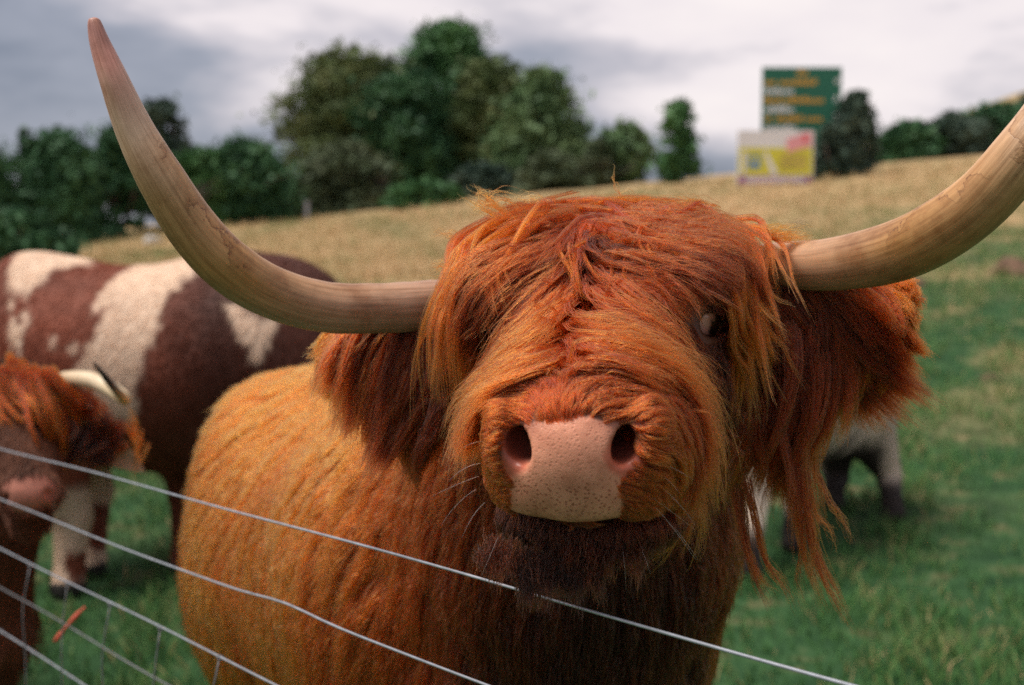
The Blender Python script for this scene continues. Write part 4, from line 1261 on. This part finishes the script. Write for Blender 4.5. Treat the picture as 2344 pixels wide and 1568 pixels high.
hair_obj('ear_fringe', np.concatenate([a_s, b_s]), 0.00042 * rng.uniform(0.6, 1.3, len(a_s) + len(b_s)), np.concatenate([a_t, b_t]), m_hair, ear_r, 0.2)
a_s, a_t = fringe([(1040, 800, 1.42, -.15, 1, 260, .6, .27), (1000, 785, 1.43, -.3, 1, 320, .7, .27), (950, 780, 1.44, -.5, 1, 310, .8, .29), (900, 778, 1.46, -.75, .8, 260, .8, .33), (850, 780, 1.47, -.9, .6, 200, .7, .42), (805, 785, 1.49, -1, .5, 120, .6, .52), (790, 800, 1.5, -.9, .8, 90, .5, .6)], 520, 60, seed=8, rad=0.012)
b_s, b_t = fringe([(1010, 880, 1.42, -.1, 1, 260, .5, .24), (960, 880, 1.43, -.25, 1, 240, .6, .28), (900, 870, 1.45, -.4, 1, 160, .6, .36), (840, 850, 1.47, -.6, .9, 110, .5, .5)], 240, 55, seed=9, rad=0.010)
hair_obj('ear_fringe', np.concatenate([a_s, b_s]), 0.00042 * rng.uniform(0.6, 1.3, len(a_s) + len(b_s)), np.concatenate([a_t, b_t]), m_hair, ear_l, 0.2)

# long locks of the forelock: each a bunch of strands laid over the head
def lock(way, m, r0, r1, off, tint, dflt=1.40, K=20, jit=0.006, copies=1, frizz=0.0022):
    out_s, out_t = [], []
    base = []
    for (u, v) in way:
        base.append(ray_hit(u, v, off, dflt if dflt < 1.42 else 1.46 - 0.11 * float(smooth01(490, 600, v)), head))
    base = np.array(base)
    # keep depth smooth along the lock
    dep = (base - CAM) @ C_F
    for _ in range(3):
        dep[1:-1] = 0.25 * dep[:-2] + 0.5 * dep[1:-1] + 0.25 * dep[2:]
    base = np.array([P(u, v, d) for (u, v), d in zip(way, dep)])
    for c in range(copies):
        q_ = np.linspace(0, 1, len(base))[:, None]
        w = base + rng.normal(0, jit * 1.4, 3) * (1 - 0.4 * q_) + rng.normal(0, jit * 2.2, 3) * q_ ** 1.4 + rng.normal(0, jit * 0.25, base.shape)
        g = catmull(w, K)[None]
        nn = -C_F[None]
        s_, t_ = children(g, nn, np.array([tint + rng.normal(0, 0.05)]), m, r0, 1 - r1 / r0, frizz, (0.65, 1.0), 0.09, 0.9, (1.5, 3.5))
        out_s.append(s_); out_t.append(t_)
    return np.concatenate(out_s), np.concatenate(out_t)
LOCKS = [
    ([(1190, 500), (1094, 552), (1063, 618), (1022, 690), (1008, 772), (1021, 926)], 90, .012, .003, .02, .60, 9, .007),
    ([(1220, 500), (1150, 545), (1085, 620), (1050, 700), (1035, 790), (1040, 880)], 80, .011, .003, .022, .58, 8, .008),
    ([(1240, 495), (1198, 514), (1129, 602), (1098, 676), (1094, 772)], 70, .010, .002, .024, .62, 7, .007),
    ([(1270, 490), (1236, 502), (1182, 580), (1163, 633), (1190, 690)], 60, .008, .002, .026, .62, 5, .007),
    ([(1300, 480), (1210, 505), (1130, 560), (1080, 640), (1060, 720)], 70, .012, .003, .018, .56, 7, .008),
    ([(1370, 478), (1344, 495), (1319, 541), (1319, 602), (1336, 664), (1352, 690)], 60, .007, .0015, .032, .60, 5, .004),
    ([(1460, 470), (1448, 487), (1440, 560), (1444, 618), (1450, 690)], 60, .007, .0015, .032, .60, 5, .005),
    ([(1540, 490), (1525, 514), (1479, 568), (1475, 602), (1500, 622)], 60, .006, .0015, .032, .60, 5, .005),
    ([(1600, 476), (1583, 483), (1506, 522), (1429, 580), (1375, 618)], 60, .007, .0015, .026, .56, 5, .006),
    ([(1500, 480), (1544, 514), (1621, 580), (1656, 656), (1668, 733), (1670, 795), (1690, 849), (1700, 930)], 90, .011, .003, .024, .60, 8, .006),
    ([(1560, 480), (1602, 502), (1679, 587), (1718, 695), (1768, 753)], 80, .012, .003, .02, .58, 7, .008),
    ([(1580, 480), (1621, 502), (1698, 602), (1722, 714), (1733, 810), (1756, 864)], 80, .011, .0025, .022, .58, 7, .008),
    ([(1600, 490), (1652, 540), (1700, 640), (1712, 740), (1705, 820), (1712, 900), (1715, 970)], 80, .010, .002, .026, .60, 6, .007),
    ([(1640, 490), (1691, 500), (1745, 529), (1768, 618), (1788, 690)], 60, .009, .002, .02, .58, 4, .006),
    ([(1560, 500), (1583, 522), (1640, 602), (1680, 695), (1690, 791), (1680, 850)], 80, .010, .002, .03, .62, 6, .006),
    ([(1180, 512), (1240, 490), (1313, 475), (1448, 462), (1583, 472)], 80, .014, .006, .012, .50, 8, .008),
    ([(1600, 480), (1520, 468), (1420, 470), (1320, 490), (1220, 530), (1150, 590)], 80, .014, .005, .016, .54, 7, .010),
    ([(1250, 485), (1350, 478), (1480, 490), (1570, 540), (1620, 600)], 80, .013, .004, .02, .50, 6, .010),
    ([(1350, 480), (1400, 500), (1440, 545), (1500, 590), (1570, 620)], 70, .011, .003, .02, .46, 5, .010),
    ([(1360, 490), (1300, 530), (1250, 580), (1190, 630), (1130, 670)], 70, .011, .003, .018, .46, 6, .010),
    ([(1390, 520), (1360, 560), (1310, 610), (1260, 670)], 60, .010, .003, .02, .40, 4, .008),
    ([(1400, 520), (1450, 570), (1520, 610), (1590, 650)], 60, .010, .003, .02, .40, 4, .008),
]
fs, ft = [], []
for way, m, r0, r1, off, tnt, cp, jt in LOCKS:
    way = [(u, v + 26 * (1 - float(smooth01(490, 600, v)))) for u, v in way]
    jt = min(jt, 0.0065)
    a, b_ = lock(way, int(m * 0.42), r0 * 0.6, r1 * 0.5, off, tnt - 0.05, dflt=1.45, copies=int(cp * 2.4), jit=jt * 1.25)
    a, b_ = clear_eye(a, b_, 0.020, 0.004)
    fs.append(a); ft.append(b_)
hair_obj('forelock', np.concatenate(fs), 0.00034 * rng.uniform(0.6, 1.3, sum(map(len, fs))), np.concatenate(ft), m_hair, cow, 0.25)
# loose strands and wisps
WISPS = [
    ([(1190, 514), (1102, 464), (1062, 438)], 14, .003, .001, .62, 3), ([(1200, 512), (1130, 470), (1080, 500)], 8, .003, .001, .62, 2), ([(1110, 560), (1052, 537), (1009, 533)], 14, .003, .001, .55, 2),
    ([(1144, 491), (1115, 460), (1160, 440), (1220, 455)], 5, .003, .002, .6, 2), ([(1406, 466), (1398, 430), (1390, 395)], 4, .001, .0005, .5, 1), ([(1180, 500), (1150, 440), (1130, 400)], 2, .002, .001, .5, 1),
    ([(1395, 440), (1440, 420), (1470, 432)], 3, .002, .001, .6, 1), ([(1250, 470), (1200, 452), (1120, 468)], 6, .004, .002, .6, 2), ([(1620, 480), (1570, 462), (1500, 455)], 10, .004, .002, .56, 2),
    ([(1110, 600), (1070, 610), (1040, 640)], 16, .006, .003, .56, 4), ([(1060, 620), (1020, 625), (975, 640)], 14, .004, .002, .6, 3), ([(1740, 540), (1800, 540), (1890, 543)], 14, .004, .002, .62, 3), ([(1750, 560), (1800, 566), (1860, 570)], 12, .002, .001, .55, 2), ([(1730, 530), (1790, 530), (1870, 538)], 10, .003, .002, .7, 2),
    ([(1690, 1120), (1705, 1210), (1722, 1290), (1750, 1350), (1778, 1402)], 40, .006, .0008, .34, 3), ([(1800, 1000), (1820, 1100), (1835, 1200), (1850, 1300), (1902, 1412)], 30, .006, .001, .36, 2), ([(1850, 1020), (1862, 1120), (1872, 1200), (1895, 1290), (1935, 1370), (1978, 1442)], 45, .007, .001, .36, 2),
    ([(1870, 1080), (1890, 1150), (1918, 1205), (1932, 1270)], 16, .004, .001, .36, 2), ([(1770, 1000), (1790, 1100), (1785, 1180), (1790, 1260)], 14, .005, .001, .34, 2), ([(1745, 900), (1740, 1000), (1750, 1080), (1745, 1130)], 20, .006, .001, .32, 2), ([(1830, 1050), (1840, 1150), (1850, 1240), (1838, 1330), (1860, 1380)], 16, .005, .001, .34, 2),
    ([(1710, 930), (1705, 1000), (1715, 1060), (1700, 1120)], 20, .004, .001, .45, 2), ([(1695, 860), (1720, 960), (1710, 1040)], 14, .004, .001, .45, 2),
]
ws, wtn = [], []
for way, m, r0, r1, tnt, cp in WISPS:
    a, b_ = lock(way, m, r0, r1, 0.015, tnt, dflt=1.40, copies=cp, jit=0.004, frizz=0.005)
    ws.append(a); wtn.append(b_)
hair_obj('loose_strands', np.concatenate(ws), 0.00030 * rng.uniform(0.6, 1.2, sum(map(len, ws))), np.concatenate(wtn), m_hair, cow, 0.2)
# pale whiskers and the thin beard
m_whisk = hair_mat('whisker', [(0.0, (0.55, 0.40, 0.30)), (1.0, (0.90, 0.82, 0.74))], 0.25, 0.4)
wk = []
for (u, v, du, dv, ln) in [(1100, 1060, -.9, .1, 90), (1095, 1090, -.9, .3, 110), (1090, 1120, -.8, .45, 100), (1110, 1150, -.7, .6, 80), (1115, 1010, -1, -.1, 60), (1500, 1080, .9, .3, 60), (1505, 1110, .8, .5, 110), (1490, 1150, .7, .7, 130),
                           (1480, 1130, .85, .55, 120), (1510, 1060, 1, .2, 70), (1410, 905, .9, -.25, 90), (1180, 915, -.9, -.15, 110), (1180, 1230, -.2, 1, 70), (1140, 1230, -.4, 1, 70), (1420, 1230, .2, 1, 90), (1460, 1230, .3, 1, 80), (1250, 1260, -.05, 1, 70), (1350, 1260, .1, 1, 80), (1520, 1180, .6, .9, 100)]:
    p0 = ray_hit(u, v, 0, 1.1, head); n_ = head.grad(p0[None])[0]
    d_ = unit(fdir(du, dv) + n_ * 0.35)
    ln_ = ln / FPX * 1.08
    bend = unit(rng.normal(size=3)) * 0.18
    tt = np.linspace(0, 1, 10)[:, None]
    wk.append(p0 + d_ * ln_ * tt + (bend + np.array([0, 0, -0.25])) * ln_ * tt ** 2)
wk = np.array(wk)
hair_obj('whiskers', wk, 0.00022, rng.random(len(wk)), m_whisk, cow, 0.2)
roots = ray = np.array([ray_hit(u, v, 0, 1.14, head) for u, v in zip(rng.uniform(1100, 1500, 150), rng.uniform(1225, 1300, 150))])
roots = roots[((roots - CAM) @ C_F) < 1.24]
nbr = len(roots)
K = 12; tt = np.linspace(0, 1, K)
Lb = rng.uniform(0.008, 0.026, nbr)
dd = unit(-C_U + fdir(1, 0) * rng.normal(0, 0.3, (nbr, 1)) - C_F * rng.uniform(0.1, 0.7, (nbr, 1)))
g = roots[:, None] + dd[:, None] * (Lb[:, None] * tt)[..., None] + np.array([0, 0, -1.0]) * (0.3 * Lb[:, None] * tt ** 2)[..., None]
s_, t_ = children(g, np.tile(-C_F, (nbr, 1)), rng.uniform(0.08, 0.22, nbr), 16, 0.010, 0.5, 0.0015, (0.3, 1.0), 0.07)
r2_ = np.array([ray_hit(u, v, 0, 1.14, head) for u, v in zip(rng.uniform(1185, 1375, 130), rng.uniform(1255, 1305, 130))])
r2_ = r2_[((r2_ - CAM) @ C_F) < 1.26]; nb2 = len(r2_)
Lb2 = rng.uniform(0.018, 0.050, nb2)
dd2 = unit(-C_U + fdir(1, 0) * rng.normal(0, 0.12, (nb2, 1)) - C_F * rng.uniform(0.0, 0.2, (nb2, 1)))
g2 = r2_[:, None] + dd2[:, None] * (Lb2[:, None] * tt)[..., None]
sb2, tb2 = children(g2, np.tile(-C_F, (nb2, 1)), rng.uniform(0.0, 0.10, nb2), 18, 0.008, 0.6, 0.0018, (0.35, 1.0), 0.05)
s_ = np.concatenate([s_, sb2]); t_ = np.concatenate([t_, tb2])
hair_obj('beard', s_, 0.00030 * rng.uniform(0.6, 1.2, len(s_)), t_, m_hair, cow, 0.2)

# ------------------------------------------------------------------ the other cattle
m_coat = vcol_mat('short_coat', 0.8, 0.3, 45, 0.5)
m_fur = bpy.data.materials.new('short_hair')
m_fur.use_nodes = True
def fur_from_colour(name):
    m = bpy.data.materials.new(name); m.use_nodes = True
    t = m.node_tree; b = t.nodes['Principled BSDF']
    at = N(t, 'ShaderNodeAttribute', attribute_name='tcol')
    t.links.new(at.outputs['Color'], b.inputs['Base Color'])
    b.inputs['Roughness'].default_value = 0.6
    b.inputs['Specular IOR Level'].default_value = 0.25
    return m
m_fur = fur_from_colour('short_hair')
def fur(name, V, Q, sdf, colfn, parent, n, length, rad, flow, wmin=-0.2, lift=0.5):
    roots = sample_surface(V, Q, n, lambda c: vis_w(sdf, wmin)(c))
    nn = sdf.grad(roots, 0.006)
    d = flow(roots) + 0.5 * noise_vec(roots, 9, 3) + rng.normal(0, 0.15, (n, 3))
    d = unit(d - nn * (d * nn).sum(-1, keepdims=True))
    d = unit(d + nn * lift)
    Ln = length * rng.uniform(0.5, 1.2, n)
    tt = np.linspace(0, 1, 5)
    pts = roots[:, None] + d[:, None] * (Ln[:, None] * tt)[..., None] - nn[:, None] * (0.35 * Ln[:, None] * tt ** 2)[..., None] * lift + np.array([0, 0, -0.2]) * (Ln[:, None] * tt ** 2)[..., None]
    o = hair_obj(name, pts, rad * rng.uniform(0.6, 1.3, n), np.zeros(n), m_fur, parent, 0.2)
    col = colfn(roots) * rng.uniform(0.75, 1.15, (n, 1))
    at = o.data.attributes.new('tcol', 'FLOAT_COLOR', 'CURVE')
    at.data.foreach_set('color', np.concatenate([np.clip(col, 0, 1), np.ones((n, 1))], 1).astype(np.float32).ravel())
    return o
def proj(p):
    q = np.asarray(p) - CAM
    d = q @ C_F
    return np.stack([1172 + FPX * (q @ C_R) / d, 784 - FPX * (q @ C_U) / d], -1)
def leg(S, top, knee, foot, r0, r1, r2):
    S.cap(top, knee, r0, r1, 0.06)
    S.cap(knee, np.asarray(foot) + [0, 0, 0.09], r1 * 0.95, r2, 0.03)
    S.cap(np.asarray(foot) + [0, 0, 0.09], np.asarray(foot) + [0, -0.02, 0.035], r2, r2 * 1.25, 0.02)
def gp(u, v, d):
    q = P(u, v, d); q[2] = float(ground_z(q[0], q[1])); return q

# brown and white cow standing side-on
A = SDF()
A.cap(P(190, 835, 5.25), P(470, 845, 5.2), 0.40, 0.43, 0.1)
A.ell(P(110, 790, 5.25), (0.36, 0.28, 0.36), None, 0.12)
A.ell(P(70, 640, 5.25), (0.13, 0.15, 0.10), None, 0.08)
A.cap(P(560, 800, 5.15), P(610, 800, 5.1), 0.40, 0.38, 0.12)
A.cap(P(640, 800, 5.1), P(770, 960, 4.9), 0.29, 0.20, 0.12)
A.cap(P(770, 960, 4.9), P(850, 1130, 4.75), 0.15, 0.09, 0.08)
leg(A, P(150, 960, 5.35), P(215, 1120, 5.40), gp(212, 1310, 5.33), 0.19, 0.075, 0.052)
leg(A, P(90, 980, 5.05), P(165, 1180, 5.1), gp(160, 1350, 5.08), 0.19, 0.075, 0.055)
leg(A, P(520, 1000, 5.0), P(500, 1150, 4.98), gp(495, 1340, 4.98), 0.17, 0.07, 0.055)
leg(A, P(430, 1000, 5.3), P(425, 1130, 5.3), gp(425, 1290, 5.3), 0.15, 0.065, 0.05)
aV, aQ = surface_nets(A, (-2.5, 4.3, -0.08), (-0.2, 5.85, 1.5), 0.022)
AW = [[(40, 560), (130, 555), (380, 545), (470, 555), (400, 618), (330, 612), (290, 590), (200, 604), (120, 622), (85, 660), (64, 690), (72, 740), (48, 770), (54, 800), (34, 810), (22, 770), (26, 700), (24, 640)],
      [(370, 560), (440, 560), (452, 625), (425, 640), (405, 672), (388, 668), (352, 770), (330, 800), (300, 960), (150, 960), (168, 850), (195, 800), (212, 772), (240, 720), (262, 690), (222, 712), (214, 690), (262, 640), (300, 618)],
      [(518, 690), (640, 735), (628, 765), (612, 800), (592, 838), (572, 832), (566, 796), (545, 780)],
      [(112, 770), (130, 765), (128, 792), (110, 790)], [(150, 800), (176, 788), (170, 812)], [(40, 780), (60, 775), (58, 830), (30, 840)]]
def colA(p):
    q = proj(p)
    nz = np.stack([noise3(p, 9, 2), noise3(p, 9, 5)], -1) * 7 + np.stack([noise3(p, 34, 7), noise3(p, 34, 9)], -1) * 7
    w = np.zeros(len(q))
    for poly in AW:
        w = np.maximum(w, smooth01(6, -6, poly_sd(q + nz, np.array(poly, float))))
    spk = smooth01(650, 690, q[:, 1]) * smooth01(120, 100, q[:, 0])
    w = w * (1 - spk * smooth01(-0.05, 0.12, noise3(p, 26, 12) + 0.08))
    h = p[:, 2] - ground_z(p[:, 0], p[:, 1])
    w = np.maximum(w, smooth01(0.50, 0.42, h + 0.05 * noise3(p, 6, 4)) * (q[:, 0] < 330) * smooth01(-0.1, 0.1, noise3(p, 7, 1) + 0.55))
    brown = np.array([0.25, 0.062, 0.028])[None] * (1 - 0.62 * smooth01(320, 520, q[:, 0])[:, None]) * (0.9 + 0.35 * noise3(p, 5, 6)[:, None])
    cream = np.array([0.80, 0.58, 0.42])
    c = brown * (1 - w[:, None]) + cream * w[:, None]
    hoof = h < 0.07
    c[hoof] = (0.03, 0.025, 0.022)
    return c
cowA = thing('spotted_cow', 'brown and white patched cow standing side-on behind the shaggy cow', 'cow', gp(350, 1300, 5.2))
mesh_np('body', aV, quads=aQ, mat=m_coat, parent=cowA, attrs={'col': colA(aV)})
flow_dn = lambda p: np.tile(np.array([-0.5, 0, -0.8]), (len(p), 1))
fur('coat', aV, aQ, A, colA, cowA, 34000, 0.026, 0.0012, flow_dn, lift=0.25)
tube('tail', catmull([P(20, 640, 5.3), P(-60, 720, 5.35), P(-80, 900, 5.35), P(-70, 1080, 5.3)], 20), np.linspace(0.04, 0.02, 20), m_ear, cowA, 10)

# pale cow beyond the ear fringe
D = SDF()
D.cap(P(1790, 900, 5.55), P(1890, 900, 6.05), 0.31, 0.30, 0.1)
D.ell(P(1925, 890, 6.1), (0.24, 0.25, 0.29), None, 0.1)
D.cap(P(1760, 840, 5.5), P(1660, 900, 5.1), 0.22, 0.14, 0.1)
D.cap(P(1660, 900, 5.1), P(1610, 1060, 4.95), 0.12, 0.075, 0.06)
leg(D, P(1975, 960, 6.05), P(2035, 1085, 6.1), gp(2042, 1205, 6.0), 0.15, 0.055, 0.042)
leg(D, P(1900, 990, 6.25), P(1915, 1090, 6.3), gp(1908, 1190, 6.2), 0.15, 0.055, 0.042)
leg(D, P(1735, 990, 5.4), P(1728, 1130, 5.3), gp(1712, 1325, 5.12), 0.12, 0.058, 0.045)
leg(D, P(1830, 1000, 5.6), P(1820, 1110, 5.55), gp(1815, 1260, 5.5), 0.10, 0.05, 0.042)
dV, dQ = surface_nets(D, (0.6, 4.7, -0.02), (2.2, 6.7, 1.35), 0.02)
def colD(p):
    q = proj(p); h = p[:, 2] - ground_z(p[:, 0], p[:, 1])
    c = np.tile(np.array([0.92, 0.74, 0.58]), (len(p), 1)) * (0.85 + 0.3 * noise3(p, 5, 3)[:, None])
    dk = smooth01(0.46, 0.36, h + 0.06 * noise3(p, 8, 2)) * smooth01(1870, 1890, q[:, 0]) * smooth01(2030 , 2005, q[:, 0] + 18 * noise3(p, 12, 6))
    dk = np.maximum(dk, smooth01(0.22, 0.14, h))
    c = c * (1 - dk[:, None]) + np.array([0.05, 0.035, 0.03]) * dk[:, None]
    return c
cowD = thing('pale_cow', 'cream cow with dark lower legs standing in the grass behind the hanging ear fringe', 'cow', gp(1850, 1250, 5.7))
mesh_np('body', dV, quads=dQ, mat=m_coat, parent=cowD, attrs={'col': colD(dV)})
fur('coat', dV, dQ, D, colD, cowD, 24000, 0.028, 0.0012, flow_dn, lift=0.25)

# young ginger cow with a short black-tipped horn, close behind the wires
Bc = SDF()
Bc.ell(P(30, 935, 2.98), (0.098, 0.11, 0.115), None)
Bc.cap(P(38, 950, 2.95), P(66, 1115, 2.80), 0.085, 0.058, 0.05)
Bc.ell(P(68, 1128, 2.78), (0.060, 0.046, 0.036), None, 0.03)
Bc.cap(P(45, 1060, 2.98), P(68, 1185, 2.84), 0.07, 0.042, 0.03)
for s in (-1, 1):
    Bc.ell(P(68 + 46 * s, 1136, 2.755), (0.007, 0.02, 0.016), np.array([[0.8, 0, 0.6 * s], [0, 1, 0], [-0.6 * s, 0, 0.8]]), 0.006, -1)
    Bc.ell(P(38 + 88 * s, 985, 2.92), (0.02, 0.02, 0.013), None, 0.006, -1)
nV, nQ = surface_nets(Bc, P(35, 930, 2.98) - np.array([0.2, 0.4, 0.40]), P(35, 930, 2.98) + np.array([0.24, 0.24, 0.2]), 0.006)
Bt = SDF()
Bt.cap(P(15, 960, 3.10), P(-90, 1250, 3.35), 0.10, 0.17, 0.08)
Bt.cap(P(-170, 1250, 3.5), P(-480, 1230, 4.0), 0.27, 0.32, 0.1)
Bt.cap(P(-25, 1180, 3.15), P(-60, 1480, 3.3), 0.10, 0.13, 0.08)
for (u, v, d) in ((-30, 1480, 3.25), (-170, 1480, 3.4), (-400, 1400, 4.05), (-480, 1400, 4.2)):
    q = P(u, v, d)
    leg(Bt, q, [q[0], q[1], 0.3], gp(u, v, d), 0.12, 0.06, 0.045)
tV, tQ = surface_nets(Bt, (-2.6, 2.7, -0.15), (-0.7, 4.8, 1.15), 0.022)
def colB(p):
    q = proj(p)
    c = np.tile(np.array([0.14, 0.045, 0.019]), (len(p), 1)) * (0.9 + 0.4 * noise3(p, 12, 3)[:, None])
    nose = smooth01(9, 2, poly_sd(q, np.array([(8, 1112), (30, 1094), (100, 1090), (122, 1108), (124, 1155), (96, 1150), (72, 1168), (40, 1172), (14, 1150)], float))) * (p @ C_F < (P(68, 1130, 2.82) @ C_F))
    c = c * (1 - nose[:, None]) + np.array([0.46, 0.17, 0.115]) * nose[:, None]
    return c
cowB = thing('young_cow', 'young ginger cow with a pale nose and black-tipped horn behind the fence wires', 'cow', gp(-60, 1500, 3.4))
mesh_np('body', np.concatenate([nV, tV]), quads=np.concatenate([nQ, tQ + len(nV)]), mat=m_coat, parent=cowB, attrs={'col': colB(np.concatenate([nV, tV]))})
fur('coat', tV, tQ, Bt, colB, cowB, 15000, 0.05, 0.0011, flow_dn)
def noseless(c):
    return c
fw_ = lambda p: np.tile(np.array([0.0, -0.3, -0.9]), (len(p), 1))
roots_mask = lambda c: vis_w(Bc, -0.2)(c) * (colB(c)[:, 0] < 0.2)
_old = vis_w
o = fur('face_coat', nV, nQ[(colB(nV)[nQ].mean(1)[:, 0] < 0.30)], Bc, colB, cowB, 9000, 0.028, 0.0008, fw_)
for s in (-1, 1):
    eyeball(P(38 + 84 * s, 985, 2.925), 0.02, np.array([s * 0.9, -0.5, -0.1]), cowB)
HB = [(0, (0.50, 0.36, 0.20)), (0.3, (0.78, 0.66, 0.48)), (0.55, (0.72, 0.55, 0.30)), (0.66, (0.10, 0.08, 0.07)), (0.72, (0.025, 0.022, 0.022)), (1, (0.02, 0.02, 0.02))]
horn([(90, 880, 2.98, 17), (160, 868, 2.96, 19), (215, 872, 2.93, 19), (262, 895, 2.88, 17), (286, 914, 2.82, 14), (270, 898, 2.74, 11), (243, 866, 2.69, 8), (222, 840, 2.66, 4.5), (213, 829, 2.65, 2.5)], HB, [], cowB, n=70, sides=20, seed=8)
horn([(-10, 880, 2.98, 17), (-80, 868, 2.98, 19), (-140, 872, 2.95, 19), (-190, 890, 2.88, 16), (-205, 880, 2.78, 11), (-190, 850, 2.70, 6), (-180, 835, 2.67, 2.5)], HB, [], cowB, n=60, sides=20, seed=9)
er = ear(P(110, 925, 3.0), P(330, 1080, 3.02), 0.050, C_U * 0.8 + C_R * 0.55)
er.parent = cowB; er.location = -parent_world(cowB)
m_hair2 = m_hair
a_s, a_t = fringe([(130, 900, 2.97, .8, .5, 110, .4, .22), (175, 905, 2.97, .8, .6, 110, .5, .26), (215, 930, 2.98, .7, .8, 100, .5, .22), (250, 960, 2.98, .7, .8, 90, .5, .18), (285, 1000, 2.99, .5, .9, 80, .5, .2)], 46, 22, seed=12, rad=0.012)
b_s, b_t = fringe([(290, 950, 3.0, .5, .9, 80, .4, .55), (310, 990, 3.0, .4, 1, 80, .4, .62), (330, 1040, 3.0, .3, 1, 80, .4, .6)], 14, 14, seed=13, rad=0.008)
c_s, c_t = fringe([(140, 950, 2.96, .3, 1, 120, .5, .16), (200, 985, 2.97, .35, 1, 100, .5, .13), (260, 1030, 2.98, .4, 1, 80, .5, .12)], 40, 22, seed=14, rad=0.012)
hair_obj('ear_fringe', np.concatenate([a_s, c_s]), 0.0008, np.concatenate([a_t, c_t]), m_hair2, er, 0.2)
hair_obj('pale_ear_edge', b_s[::2], 0.0007, b_t[::2] * 0 + 0.5, m_hair, er, 0.2)
er.data.materials[0] = simple_mat('tan_ear', (0.42, 0.27, 0.17), 0.85, 0.3, 30)
a_s, a_t = fringe([(-40, 860, 2.9, -.3, 1, 190, .4, .50), (0, 850, 2.88, -.1, 1, 200, .4, .52), (40, 848, 2.88, .05, 1, 210, .4, .52), (80, 852, 2.88, .3, 1, 190, .4, .50), (120, 860, 2.9, .6, .9, 150, .5, .46)], 80, 80, seed=15, rad=0.010, clump=0.8)
hair_obj('forelock', a_s, 0.0008, a_t, m_hair2, cowB, 0.2)
